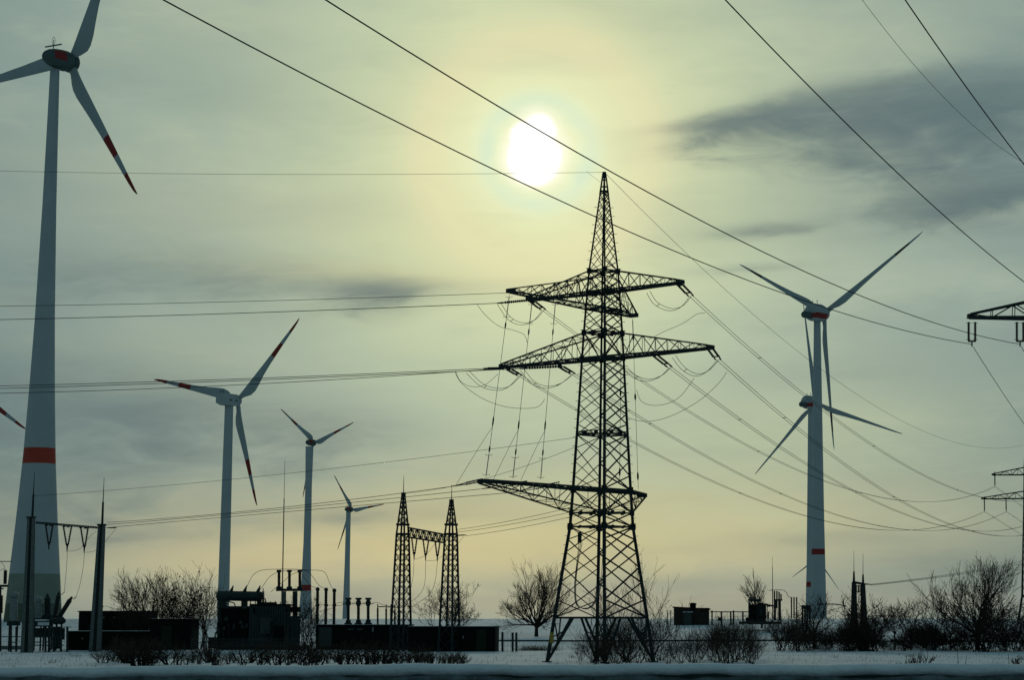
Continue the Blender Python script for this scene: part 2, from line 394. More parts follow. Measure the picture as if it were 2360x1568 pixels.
def gusset(mb, c, head, s, t=.05):
    for a in (head, head+pi/2):
        mb.obox(c, (cos(a), sin(a)), s/2, t, -s/2, s/2)
def arm(mb, o, prof, head, e_ang, zf, zs_, L, ztip, n, w, wb, tipw=.5, plates=0):
    """box girder from the tower's faces to a tip at L: chords at zf stay flat, chords from zs_ slope to meet them"""
    e = Vector((cos(e_ang), sin(e_ang), 0)); v = Vector((-e.y, e.x, 0)); oo = Vector((o[0], o[1], 0))
    sf = interp(prof, zf)/1.4142; ss = interp(prof, zs_)/1.4142
    tipz = ztip + (.35 if zs_ > zf else -.35)
    def pt(t, side, lvl):
        a0 = (oo + e*sf + v*sf*side + Vector((0, 0, zf))) if lvl == 0 else (oo + e*ss + v*ss*side + Vector((0, 0, zs_)))
        b0 = oo + e*L + v*tipw*side + Vector((0, 0, ztip if lvl == 0 else tipz))
        return a0 + (b0-a0)*t
    for s_ in (-1, 1):
        mb.quadbar(pt(0, s_, 0), pt(1, s_, 0), w*1.35); mb.quadbar(pt(0, s_, 1), pt(1, s_, 1), w)
    ts = [1-(1-i/n)**1.0 for i in range(n+1)]
    for i in range(n):
        a, b = ts[i], ts[i+1]
        for s_ in (-1, 1):
            if i % 2 == 0: mb.quadbar(pt(a, s_, 0), pt(b, s_, 1), wb)
            else: mb.quadbar(pt(a, s_, 1), pt(b, s_, 0), wb)
            mb.quadbar(pt(b, s_, 0), pt(b, s_, 1), wb*.8)
        mb.quadbar(pt(a, -1, 0), pt(b, 1, 0), wb*.8); mb.quadbar(pt(b, -1, 0), pt(b, 1, 0), wb)
        mb.quadbar(pt(a, 1, 0), pt(b, -1, 0), wb*.8)
        mb.quadbar(pt(a, -1 if i % 2 else 1, 1), pt(b, 1 if i % 2 else -1, 1), wb*.7); mb.quadbar(pt(b, -1, 1), pt(b, 1, 1), wb*.7)
    mb.obox(oo + e*(L+.05) + Vector((0, 0, ztip)), e, .2, tipw+.06, min(0, tipz-ztip)*.8-.08, max(0, tipz-ztip)*.8+.08)
    return e
ORG = P(1384, 1430, 250); ORG.z = 0
ORG = Vector((P(1384, 1530, 250).x, 250, 0)); HEAD = -R_(37)          # the main pylon
TOPX = P(1392, 395, 250).x
PROF = [(0, 5.98), (row_z(1425, 250), 5.22), (row_z(1215, 250), 3.56), (row_z(1115, 250), 3.22), (row_z(1000, 250), 2.88), (row_z(768, 250), 2.2), (row_z(625, 250), 1.66), (row_z(397, 250), .14)]
print('tower', ORG, TOPX, [round(p[0], 1) for p in PROF])
UX = (cos(HEAD), sin(HEAD)); VX = (-sin(HEAD), cos(HEAD))
def hit(px, py, ax):
    p = on_plane(px, py, ORG, ax); L = (p-ORG).xy.dot(Vector(ax)); return p, L
def main_pylon():
    zT = PROF[-1][0]; zU0 = hit(1215, 690, UX)[0].z; zU1 = PROF[6][0]; zL1 = PROF[5][0]
    pl, Ll = hit(1160, 848, UX); pr, Lr = hit(1636, 803, UX); zL0 = (pl.z+pr.z)/2
    pul, Lul = hit(1222, 690, UX); pur, Lur = hit(1567, 655, UX); zU0 = (pul.z+pur.z)/2
    pvl, Lvl = hit(1178, 673, VX); pvr, Lvr = hit(1460, 730, VX); zV0 = (pvl.z+pvr.z)/2
    pbl, Lbl = hit(1112, 1107, VX); pbr, Lbr = hit(1480, 1140, VX); zB0 = (pbl.z+pbr.z)/2
    zB1 = row_z(1183, 250)
    print('arms L', zL0, Ll, Lr, 'U', zU0, Lul, Lur, 'V', pvl.z, pvr.z, Lvl, Lvr, 'B', pbl.z, pbr.z, Lbl, Lbr)
    t = thing('lattice_pylon', 'tall black lattice pylon in the middle, with crossarms at three heights and a narrow peak', 'pylon', ORG)
    st = M['steel']; o = ORG
    for k in range(4):
        mb = MB(); zz = [p[0] for p in PROF]
        for a, b in zip(zz, zz[1:]):
            wa = .40 - .26*a/zT; wb = .40 - .26*b/zT
            mb.quadbar(corner(o, PROF, HEAD, k, a), corner(o, PROF, HEAD, k, b), wa, wb)
        z = 8.0
        while z < zT-4:
            c = corner(o, PROF, HEAD, k, z); d = Vector((c.x-o.x, c.y-o.y, 0)).normalized(); mb.quadbar(c, c+d*.42, .05); z += 1.02
        # foot
        c = corner(o, PROF, HEAD, k, 0); mb.obox(c, (1, 0), .5, .5, -.6, .12)
        mb.build('leg', st, t)
    mb = MB()
    zb = PROF[1][0]
    # leg spreads below the first belt
    for k in range(4):
        a, b = corner(o, PROF, HEAD, k, 0), corner(o, PROF, HEAD, k+1, 0)
        A, Bb = corner(o, PROF, HEAD, k, zb), corner(o, PROF, HEAD, k+1, zb); mid = (A+Bb)/2
        m1 = A+(Bb-A)*.38; m2 = A+(Bb-A)*.62
        mb.quadbar(a, m1, .20); mb.quadbar(b, m2, .20)
        mb.quadbar((a*.55+m1*.45), A*.98+a*.02, .11); mb.quadbar((b*.55+m2*.45), Bb*.98+b*.02, .11)
        mb.quadbar((a*.30+m1*.70), A*.55+a*.45, .09) ; mb.quadbar((b*.30+m2*.70), Bb*.55+b*.45, .09)
        mb.quadbar((a*.55+m1*.45), m1*.35+A*.65, .08); mb.quadbar((b*.55+m2*.45), m2*.35+Bb*.65, .08)
    belt(mb, o, PROF, HEAD, zb, .24, False)
    lattice(mb, o, PROF, HEAD, zb, PROF[2][0], .66, .15, .10)
    belt(mb, o, PROF, HEAD, PROF[2][0], .15)
    mb.build('lower_bracing', st, t)
    mb = MB()
    zc = row_z(1003, 250)
    lattice(mb, o, PROF, HEAD, PROF[2][0], zB1, .5, .14, .10, False)
    belt(mb, o, PROF, HEAD, zB1, .12)
    lattice(mb, o, PROF, HEAD, zB1, zB0, .62, .14, .10, False)
    belt(mb, o, PROF, HEAD, zB0, .2)
    lattice(mb, o, PROF, HEAD, zB0, zc, .72, .13, .08)
    belt(mb, o, PROF, HEAD, zc, .14); belt(mb, o, PROF, HEAD, zc+.35, .1, False)
    for k in range(4):
        for f in (.3, .7):
            c = corner(o, PROF, HEAD, k, zc+.18)*f + corner(o, PROF, HEAD, k+1, zc+.18)*(1-f); gusset(mb, c, HEAD, .5)
            c = corner(o, PROF, HEAD, k, zB1)*f + corner(o, PROF, HEAD, k+1, zB1)*(1-f); gusset(mb, c, HEAD, .4)
            c = corner(o, PROF, HEAD, k, PROF[2][0])*f + corner(o, PROF, HEAD, k+1, PROF[2][0])*(1-f); gusset(mb, c, HEAD, .3)
        gusset(mb, corner(o, PROF, HEAD, k, PROF[2][0]), HEAD, .75); gusset(mb, corner(o, PROF, HEAD, k, zB0), HEAD, .7)
        gusset(mb, corner(o, PROF, HEAD, k, zB1), HEAD, .6)
    lattice(mb, o, PROF, HEAD, zc, zL0, .72, .13, .08)
    mb.build('middle_bracing', st, t)
    mb = MB()
    belt(mb, o, PROF, HEAD, zL0, .22); lattice(mb, o, PROF, HEAD, zL0, zL1, .9, .14, .09, False)
    belt(mb, o, PROF, HEAD, zL1, .18); lattice(mb, o, PROF, HEAD, zL1, zU0, .72, .12, .09)
    belt(mb, o, PROF, HEAD, zU0, .2); belt(mb, o, PROF, HEAD, zV0, .2); lattice(mb, o, PROF, HEAD, zU0, zU1, .8, .11, .08, False)
    belt(mb, o, PROF, HEAD, zU1, .16)
    for k in range(4):
        for z, s_ in ((zL0, .5), (zL1, .65), (zU0, .4), (zU1, .6), (zV0, .35)): gusset(mb, corner(o, PROF, HEAD, k, z), HEAD, s_)
        gusset(mb, (corner(o, PROF, HEAD, k, zL1)+corner(o, PROF, HEAD, k+1, zL1))/2, HEAD, .4)
    mb.build('upper_bracing', st, t)
    mb = MB(); lattice(mb, o, PROF, HEAD, zU1, zT-2.2, .95, .085, .06)
    for k in range(4): mb.quadbar(corner(o, PROF, HEAD, k, zT-2.6), corner(o, PROF, HEAD, k, zT), .2, .16)
    for z in (zT-.9, zT-1.7, zT-2.2): belt(mb, o, PROF, HEAD, z, .1, False)
    mb.obox(Vector((o.x, o.y, zT)), UX, .14, .12, -.7, .06)
    mb.build('peak', st, t)
    for (nm, az, zf, zs_, Lp, Ln, n, w) in (('lower_crossarm', UX, zL0, zL1, Lr, -Ll, 8, .145), ('upper_crossarm', UX, zU0, zU1, Lur, -Lul, 6, .13),
                                            ('diagonal_crossarm', VX, zV0, zU1-.9, Lvr, -Lvl, 7, .13), ('bottom_crossarm', VX, zB0, zB1, Lbr, -Lbl, 7, .145)):
        mb = MB(); ea = math.atan2(az[1], az[0]); s = interp(PROF, zf)/1.4142
        tz = {'diagonal_crossarm': (pvr.z, pvl.z), 'bottom_crossarm': (pbr.z, pbl.z)}.get(nm, (zf, zf))
        arm(mb, o, PROF, HEAD, ea, zf, zs_, Lp, tz[0], n if Lp > 9 else 4, w, .078)
        arm(mb, o, PROF, HEAD, ea+pi, zf, zs_, Ln, tz[1], n, w, .078)
        e = Vector((az[0], az[1], 0)); v = Vector((-e.y, e.x, 0))
        # through chords and the walkway beams on the flat level
        for sg in (-1, 1): mb.quadbar(Vector((o.x, o.y, zf))-e*s+v*s*sg, Vector((o.x, o.y, zf))+e*s+v*s*sg, w*1.5)
        if nm != 'diagonal_crossarm':
            hz = .07 if nm != 'bottom_crossarm' else .09
            mb.obox(Vector((o.x, o.y, zf-.05)) + e*(Lp-Ln)/2*.97, e, (Lp+Ln)/2*.94, .16, -hz, hz)
        mb.build(nm, st, t)
    # cabinet, cables hanging down inside
    mb = MB(); c = P(1336, 1227, 248.5); c2 = P(1336, 1252, 248.5)
    mb.quadbar(c, c2, .42); mb.build('cable_termination', st, t)
    mb = MB()
    for i, dx in enumerate((0, .13, .26)):
        pts = [P(1335+dx*14, 1252, 248.6), P(1329, 1300, 248.8), P(1324, 1350, 249), P(1327, 1392, 249.2), P(1345, 1403+i, 249.5), P(1365, 1395, 249.8), P(1380, 1360, 250), P(1388+i*2, 1300, 250), P(1389+i*2, 1200, 250), P(1390+i*2, 1120, 250)]
        pts = [p + Vector((dx*.6, 0, 0)) for p in pts]
        mb.tube(smooth(pts), .035, 4)
    mb.build('down_cable', M['farwire'], t)
    mb = MB(); a = P(1393, 1500, 249.2); a.z = 3
    mb.quadbar(P(1394, 1118, 250.2), P(1394, 700, 250.2), .10); mb.quadbar(P(1396.5, 1118, 250.2), P(1396.5, 700, 250.2), .05)
    mb.build('cable_riser', M['farwire'], t)
    mb = MB(); c = corner(o, PROF, HEAD, 2, 3.2); mb.obox(c, (1, 0), .2, .24, -1.1, 0.1); mb.build('marker_sleeve', M['yellow'], t)
def smooth(pts, n=6):
    out = []; P_ = [pts[0]] + list(pts) + [pts[-1]]
    for i in range(1, len(P_)-2):
        p0, p1, p2, p3 = P_[i-1:i+3]
        for k in range(n):
            t = k/n; out.append(.5*((2*p1)+(p2-p0)*t+(2*p0-5*p1+4*p2-p3)*t*t+(3*p1-p0-3*p2+p3)*t**3))
    out.append(pts[-1]); return out
main_pylon()
def side_pylon(name, label, o, head, prof, arms, wleg, st, peak=True):
    t = thing(name, label, 'pylon', o)
    zT = prof[-1][0]
    for k in range(4):
        mb = MB(); mb.tube([corner(o, prof, head, k, z) for z, _ in prof], [wleg*(1-.6*(z-o.z)/(zT-o.z)) for z, _ in prof], 4); mb.build('leg', st, t)
    mb = MB()
    lattice(mb, o, prof, head, prof[0][0], prof[1][0], .9, wleg*.8, wleg*.6, False); belt(mb, o, prof, head, prof[1][0], wleg)
    lattice(mb, o, prof, head, prof[1][0], zT-1, .62, wleg*.7, wleg*.5); mb.build('bracing', st, t)
    for (zf, zs_, L) in arms:
        mb = MB()
        for s in (0, pi): arm(mb, o, prof, head, head+s, zf, zs_, L, zf, 5, wleg*.75, wleg*.42, .35)
        belt(mb, o, prof, head, zf, wleg*.8); belt(mb, o, prof, head, zs_, wleg*.6)
        mb.build('crossarm', st, t)
    return t
# far pylon at the right edge
FO = Vector((P(2372, 1432, 620).x, 620, 0)); FO.z = ground_z(FO.x, 620); fz = lambda row: P(2372, row, 620).z
FHEAD = R_(-8)
FPROF = [(FO.z, 4.2), (fz(1375), 2.6), (fz(1180), 1.45), (fz(1075), 1.0), (fz(1020), .15)]
side_pylon('distant_pylon', 'distant grey lattice pylon cut off by the right edge, behind the bare tree', FO, FHEAD, FPROF,
           [(fz(1150), fz(1133), P(2372, 1300, 620).x - P(2268, 1300, 620).x), (fz(1095), fz(1078), P(2372, 1300, 620).x - P(2293, 1300, 620).x)], .3, M['steel'])
# near pylon, its tower outside the frame
NO = Vector((P(2530, 1500, 232).x, 232, 0)); nz = lambda row: P(2530, row, 232).z
NPROF = [(0, 5.0), (nz(1430), 4.4), (nz(735), 1.9), (nz(540), 1.1), (nz(420), .15)]
NHEAD = R_(4)
NL = (NO.x - P(2233, 735, 232).x)/cos(NHEAD)
side_pylon('neighbour_pylon', 'dark lattice pylon crossarm reaching in from the right edge with two twin insulators', NO, NHEAD, NPROF,
           [(nz(735), nz(670), NL), (nz(545), nz(500), NL*.5)], .26, M['steel'])
# ---------------------------------------------------------------- insulators
def ribbed(mb, a, b, r, n=10, core=.5, sides=8):
    a = Vector(a); b = Vector(b); L = (b-a).length; prof = []
    for i in range(n):
        t0 = i/n*L; prof += [(t0+.15*L/n, r*core), (t0+.45*L/n, r), (t0+.6*L/n, r), (t0+.9*L/n, r*core)]
    mb.lathe(a, b-a, prof, sides)
def insulator(label, a, b, r, group=None, m='insul', caps=True, name='insulator_string', n=12, horns=False):
    t = thing(name, label, 'insulator', a, group); a = Vector(a); b = Vector(b); d = (b-a)
    mb = MB(); ribbed(mb, a+d*.1, b-d*.1, r, n); mb.build('insulator_body', M[m], t)
    mb = MB(); mb.quadbar(a, a+d*.12, r*.8, n=6); mb.quadbar(b-d*.12, b, r*.8, n=6); mb.build('end_fitting', M['steel'], t)
    if horns:
        mb = MB()
        for q in (a+d*.1, b-d*.08):
            for s in (-1, 1): mb.tube([q, q+Vector((s*.32, 0, .0)), q+Vector((s*.38, 0, .12))], .022, 4)
        mb.build('arcing_horn', M['steel'], t)
    return t
def twin_strain(label, pa, pb, sep, r=.13, group='strain insulators on the central pylon'):
    """two parallel strings between the arm and the conductor with yoke plates and line clamps"""
    t = thing('strain_insulator', label, 'insulator', pa, group); d = (Vector(pb)-Vector(pa)); sv = d.cross(Vector((0, 0, 1))).normalized()*sep/2
    for s in (-1, 1):
        mb = MB(); a = Vector(pa)+sv*s; b = Vector(pb)+sv*s
        ribbed(mb, a+d*.08, a+d*.72, r, 9); mb.build('insulator_body', M['insul'], t)
        mb = MB(); mb.lathe(a+d*.72, d, [(0, .03), (.1, .06), (d.length*.2, .10), (d.length*.26, .09), (d.length*.33, .02)], 6); mb.build('line_clamp', M['steel'], t)
    mb = MB()
    for f in (.06, .74):
        mb = MB(); c = Vector(pa)+d*f; mb.quadbar(c-sv*1.5, c+sv*1.5, .13)
        if f < .1: mb.quadbar(Vector(pa)-d*.06, Vector(pa)+d*.06, .25)
        mb.build('yoke_plate', M['steel'], t)
# ---------------------------------------------------------------- cables
def sagcurve(A, B, mid=None, sag=0.0, ext=(0, 0), n=28):
    A = Vector(A); B = Vector(B)
    if mid:
        lo, hi = 0.0, 1.0; f = lambda t: proj(A+(B-A)*t)[0]-mid[0]
        s0 = f(0) > 0
        for _ in range(50):
            c = (lo+hi)/2
            if (f(c) > 0) == s0: lo = c
            else: hi = c
        t = (lo+hi)/2; q = A+(B-A)*t
        want = P(mid[0], mid[1], q.y); sag = (q.z-want.z)/max(.02, 4*t*(1-t))
    pts = []
    for i in range(n+1):
        t = -ext[0] + (1+ext[0]+ext[1])*i/n; q = A+(B-A)*t; q.z -= 4*sag*t*(1-t); pts.append(q)
    return pts
def cable(label, A, B, mid=None, sag=0.0, r=.03, ext=(0, 0), group=None, name='power_cable', m='wire', n=28):
    mb = MB(); mb.tube(sagcurve(A, B, mid, sag, ext, n), r, 5)
    o = mb.build(name, M[m], None, True, origin=A); return tag(o, label, 'cable', group)
def bundle(label, A, B, mid, r=.03, sep=.42, group=None, m='wire', ext=(0, 0), spacers=(.1, .3, .5)):
    t = thing('twin_power_cable', label, 'cable', A, group); c = sagcurve(A, B, mid, 0, ext, 36)
    d = (Vector(B)-Vector(A)); sv = Vector((d.y, -d.x, 0)).normalized()*sep/2
    for s in (-1, 1):
        mb = MB(); mb.tube([p+sv*s for p in c], r, 5); mb.build('conductor', M[m], t, True)
    for f in spacers:
        i = int(f*36); mb = MB(); mb.quadbar(c[i]-sv*1.1, c[i]+sv*1.1, .07); mb.build('spacer', M['wire'], t)
def jumper(label, pix, d, r=.03, sep=0, group=None, ds=None, m='wire'):
    """hanging loop through the given picture points; ds: depth of each"""
    ds = ds or [d]*len(pix); pts = smooth([P(a, b, e) for (a, b), e in zip(pix, ds)])
    if not sep:
        mb = MB(); mb.tube(pts, r, 5); o = mb.build('jumper_cable', M[m], None, True, origin=pts[0]); return tag(o, label, 'cable', group)
    t = thing('jumper_cable', label, 'cable', pts[0], group)
    for s in (-1, 1):
        mb = MB(); mb.tube([p+Vector((s*sep/2, 0, s*.12)) for p in pts], r, 5); mb.build('conductor', M[m], t, True)
    for f in (.3, .72):
        i = int(f*(len(pts)-1)); p = pts[i]; mb = MB(); mb.quadbar(p-Vector((sep*.55, 0, .13)), p+Vector((sep*.55, 0, .13)), .06); mb.build('spacer', M['wire'], t)
    return t
U = Vector((*UX, 0)); V_ = Vector((*VX, 0))
def depth_u(px): return on_plane(px, 700, ORG, UX).y
def depth_v(px): return on_plane(px, 700, ORG, VX).y
GR = 'twin cables running from the central pylon to the distant pylon'
ends = {'UR': P(2452, 1128, 620), 'LRo': P(2476, 1183, 620), 'LRi': P(2425, 1183, 620), 'UL': P(2293, 1122, 620), 'LLo': P(2269, 1180, 620), 'LLi': P(2319, 1180, 620)}
starts = {'UR': ((1567, 656), (1592, 682)), 'LRo': ((1636, 803), (1655, 829)), 'LRi': ((1508, 818), (1543, 846)),
          'UL': ((1228, 696), (1252, 714)), 'LLo': ((1172, 851), (1198, 866)), 'LLi': ((1292, 845), (1320, 862))}
mids = {'UR': (1896, 945), 'LRo': (1896, 1034), 'LRi': (1861, 1072), 'UL': (1742, 1038), 'LLo': (1700, 1135), 'LLi': (1742, 1112)}
desc = {'UR': ('the right end of the upper crossarm', 'the tip of the upper right crossarm'), 'LRo': ('the right end of the lower crossarm', 'the tip of the lower right crossarm'),
        'LRi': ('halfway along the lower right crossarm', 'the middle of the lower right crossarm'), 'UL': ('the left end of the upper crossarm', 'the left tip of the upper crossarm'),
        'LLo': ('the left end of the lower crossarm', 'the left tip of the lower crossarm'), 'LLi': ('halfway along the lower left crossarm', 'the middle of the lower left crossarm')}
for k in starts:
    (ax, ay), (bx, by) = starts[k]; da = depth_u(ax)
    A = P(ax, ay, da); Bp = P(bx, by, da+3.2)
    twin_strain('thick dark twin insulator sloping down right from %s' % desc[k][1], A, Bp, .62)
    bundle('twin cable sagging right to the distant pylon from %s' % desc[k][0], Bp, ends[k], mids[k], .030, .45, GR)
for k in ('UL', 'LLo', 'LLi'):
    q = ends[k]; insulator('small insulator hanging under the distant pylon, %s' % {'UL': 'upper arm', 'LLo': 'tip of the lower arm', 'LLi': 'lower arm, nearer its tower'}[k],
              q+Vector((0, 0, 4.2)), q, .22, 'insulators on the distant pylon', n=6)
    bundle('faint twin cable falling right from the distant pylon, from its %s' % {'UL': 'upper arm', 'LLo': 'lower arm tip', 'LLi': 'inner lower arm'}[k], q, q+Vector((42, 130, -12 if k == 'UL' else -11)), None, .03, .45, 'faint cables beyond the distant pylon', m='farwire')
# strings and cables to the left
def left_line(label, tip, endpx, row0, midp, r=.035, d1=285, lab2=None):
    a = P(*tip, depth_u(tip[0])); b = P(endpx[0], endpx[1], depth_u(tip[0])-1.0 + 3)
    t = thing('strain_insulator', lab2, 'insulator', a, 'strain insulators on the central pylon'); d = b-a; mb = MB(); ribbed(mb, a, a+d*.8, .17, 12); mb.build('insulator_body', M['insul'], t)
    mb = MB(); mb.quadbar(a-d*.03, a+d*.03, .4); mb.lathe(a+d*.78, d, [(0, .05), (.3, .12), (d.length*.25, .08)], 6); mb.build('line_clamp', M['steel'], t)
    cable(label, b, P(0, row0, d1), midp, 0, r, (0, 1.4), 'cables leaving to the left')
left_line('cable leaving left from the left end of the upper crossarm', (1220, 692), (1148, 699), 737, (700, 717), .045, 300, 'thick insulator pointing left from the upper left crossarm tip')
left_line('cable leaving left from the left end of the lower crossarm, topmost of its three', (1158, 849), (1115, 850), 890, (600, 872), .042, 300, 'thick insulator pointing left from the lower left crossarm tip')
left_line('cable leaving left from halfway along the lower left crossarm, middle of its three', (1290, 845), (1200, 850), 896, (600, 876), .042, 300, 'thick insulator pointing left along the lower left crossarm')
cable('cable leaving left below two others, lowest of the three crossing the turbine blade', P(1150, 850, 262), P(0, 907, 300), (600, 885), 0, .04, (0, 1.4), 'cables leaving to the left')
cable('thin cable leaving left from the long diagonal crossarm tip', P(1176, 675, depth_v(1176)), P(0, 706, 262), (600, 694), 0, .03, (0, 1.4), 'cables leaving to the left')
cable('thin earth wire leaving left from the top of the central pylon, passing the sun', P(1392, 397, 250), P(0, 394, 290), (700, 402), 0, .022, (0, 1.4), 'cables leaving to the left', 'earth_wire')
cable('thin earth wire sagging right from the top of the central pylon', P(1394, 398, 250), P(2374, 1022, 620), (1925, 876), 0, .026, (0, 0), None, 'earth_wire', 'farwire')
jumper('hair-thin loop beside the peak of the central pylon', [(1352, 395), (1366, 407), (1376, 414), (1383, 420)], 249, .014)
# cables passing overhead to the pylon at the right
def ext_cable(label, row0px, d0, B, mid, r, name='power_cable', m='wire'):
    return cable(label, P(row0px, 0, d0), B, mid, 0, r, (1.2, 0), 'cables passing overhead to the pylon at the right', name, m, 60)
NB1 = P(2241, 794, 232); NB2 = P(2352, 794, 232)
ext_cable('black cable from top left under the sun to the outer insulator at the right edge', 378, 95, NB1, (1400, 512), .037)
ext_cable('black cable from top left across the sun to the inner insulator at the right edge', 752, 95, NB2, (1400, 391), .037)
ext_cable('black cable crossing the dark cloud from the top to the right edge', 1673, 130, P(2405, 683, 232), (2030, 362), .046)
ext_cable('black cable in the top right corner, rightmost of all', 2087, 140, P(2640, 690, 236), (2225, 198), .048)
ext_cable('hair-thin wire in the top right corner between two thicker black cables', 1988, 160, P(2530, 425, 232), (2190, 240), .020, 'earth_wire', 'farwire')
cable('cable dropping steeply right from the outer insulator at the right edge', P(2243, 800, 232), P(2560, 1180, 520), (2310, 905), 0, .036, (0, 0), 'cables beyond the right pylon')
cable('cable dropping steeply right from the inner insulator at the right edge', P(2354, 800, 232), P(2700, 1180, 520), None, 6, .036, (0, 0), 'cables beyond the right pylon')
for i, (x, w_) in enumerate(((2240, 'outer'), (2351, 'inner'))):
    t = thing('twin_insulator', 'pair of hanging insulators joined by a yoke, %s set on the right edge crossarm' % w_, 'insulator', P(x, 738, 232), 'hanging insulators at the right edge')
    for s in (-7.5, 7.5):
        mb = MB(); ribbed(mb, P(x+s, 742, 232), P(x+s, 786, 232), .17, 9); mb.build('insulator_body', M['insul'], t)
    mb = MB(); mb.quadbar(P(x-9, 787, 232), P(x+9, 787, 232), .16); mb.quadbar(P(x, 786, 232), P(x, 799, 232), .14)
    mb.build('yoke_plate', M['steel'], t)
    for s in (-7.5, 7.5):
        for y_ in (745, 783): mb = MB(); mb.quadbar(P(x+s-6, y_, 232), P(x+s+6, y_, 232), .05); mb.build('arcing_horn', M['steel'], t)
# jumpers
GJ = 'jumper loops on the central pylon'
jumper('twin hanging loop under the right end of the upper crossarm', [(1494, 673), (1512, 700), (1545, 714), (1572, 706), (1592, 682)], 245, .03, .35, GJ)
jumper('twin hanging loop under the right end of the lower crossarm', [(1553, 822), (1575, 850), (1605, 865), (1632, 855), (1655, 830)], 243, .03, .35, GJ)
jumper('twin hanging loop under the middle of the lower right crossarm', [(1442, 850), (1462, 868), (1492, 877), (1522, 868), (1545, 847)], 246, .03, .35, GJ)
jumper('twin hanging loop under the left end of the upper crossarm', [(1150, 700), (1175, 735), (1205, 747), (1232, 738), (1252, 715)], 256, .03, .35, GJ)
jumper('twin hanging loop under the left end of the lower crossarm', [(1078, 858), (1112, 889), (1150, 898), (1175, 890), (1198, 867)], 259, .03, .35, GJ)
jumper('twin hanging loop under the middle of the lower left crossarm', [(1203, 852), (1228, 882), (1258, 893), (1290, 886), (1320, 863)], 255, .03, .35, GJ)
jumper('small single loop left of the lower left crossarm tip', [(1050, 856), (1062, 880), (1090, 892), (1120, 886), (1148, 862)], 260, .026, 0, GJ)
jumper('large single loop hanging left of the pylon body, lowest on the left', [(1048, 857), (1065, 885), (1110, 918), (1160, 937), (1205, 942), (1240, 938), (1256, 920)], 250, .026, 0, GJ)
jumper('single cable curving down from the upper left to a vertical line', [(1100, 703), (1120, 728), (1150, 752), (1185, 762), (1208, 772), (1215, 790)], 248, .026, 0, GJ)
jumper('small loop up to the lower right cables', [(1467, 900), (1478, 925), (1505, 935), (1540, 930), (1570, 912), (1600, 872)], 246, .026, 0, GJ)
jumper('single loop up to the lower right cables, lower of two', [(1420, 940), (1445, 962), (1490, 972), (1545, 960), (1610, 925), (1655, 885), (1675, 858)], 246, .026, 0, GJ)
jumper('single cable rising right behind the lower right crossarm to the upper cables', [(1495, 783), (1530, 765), (1575, 745), (1605, 725), (1625, 722)], 248, .026, 0, GJ)
# vertical drop lines between the diagonal and the bottom crossarm
GV = 'vertical cables between the crossarms'
drops = [((1174, 680), (1120, 1100), 'outermost of the three left of the pylon', (1050, 1120)), ((1226, 697), (1182, 1104), 'middle of the three left of the pylon', (1135, 1110)), ((1280, 697), (1246, 1106), 'innermost of the three left of the pylon', (1200, 1108))]
for (ax, ay), (bx, by), nm, (sx, sy) in drops:
    A = P(ax, ay, depth_v(ax)); B = P(bx, by, depth_v(bx)); d = B-A
    insulator('upper insulator on the vertical cable %s' % nm, A, A+d*.135, .065, 'insulators on the vertical cables', 'glassins', horns=True, n=16)
    insulator('lower insulator on the vertical cable %s' % nm, A+d*.87, B, .065, 'insulators on the vertical cables', 'glassins', horns=True, n=16)
    t = thing('vertical_cable', 'thin near-vertical cable, %s' % nm, 'cable', A+d*.135, GV)
    mb = MB(); mb.tube([A+d*.135, A+d*.87], .028, 5); mb.build('conductor', M['wire'], t)
    for f in ((.15, .19), (.67, .73), (.83, .87)): mb = MB(); q0, q1 = A+d*f[0], A+d*f[1]; mb.lathe(q0, q1-q0, [(0, .03), (.3*(q1-q0).length, .085), (.7*(q1-q0).length, .085), ((q1-q0).length, .03)], 6); mb.build('weight', M['steel'], t)
    j = A+d*.73; jumper('slanting cable branching from the vertical cable %s' % nm, [(proj(j)[0], proj(j)[1]), (proj(j)[0]*.7+sx*.3, proj(j)[1]*.7+sy*.3-2), (sx, sy)], j.y, .022, 0, GV)
for (ax, ay), (bx, by), nm in (((1458, 735), (1471, 1128), 'right of the pylon, nearer its edge leg'), ((1432, 728), (1428, 1118), 'inside the right side of the pylon body')):
    A = P(ax, ay, depth_v(ax)); B = P(bx, by, depth_v(bx)); d = B-A
    insulator('upper insulator on the vertical cable %s' % nm, A, A+d*.1, .07, 'insulators on the vertical cables', 'glassins', n=14)
    t = thing('vertical_cable', 'thin vertical cable %s' % nm, 'cable', A+d*.1, GV)
    mb = MB(); mb.tube([A+d*.1, B], .026, 5); mb.build('conductor', M['wire'], t)
    for f in ((.1, .13), (.44, .48), (.9, .95)): mb = MB(); q0, q1 = A+d*f[0], A+d*f[1]; mb.lathe(q0, q1-q0, [(0, .04), (.3*(q1-q0).length, .11), (.7*(q1-q0).length, .11), ((q1-q0).length, .04)], 6); mb.build('weight', M['steel'], t)
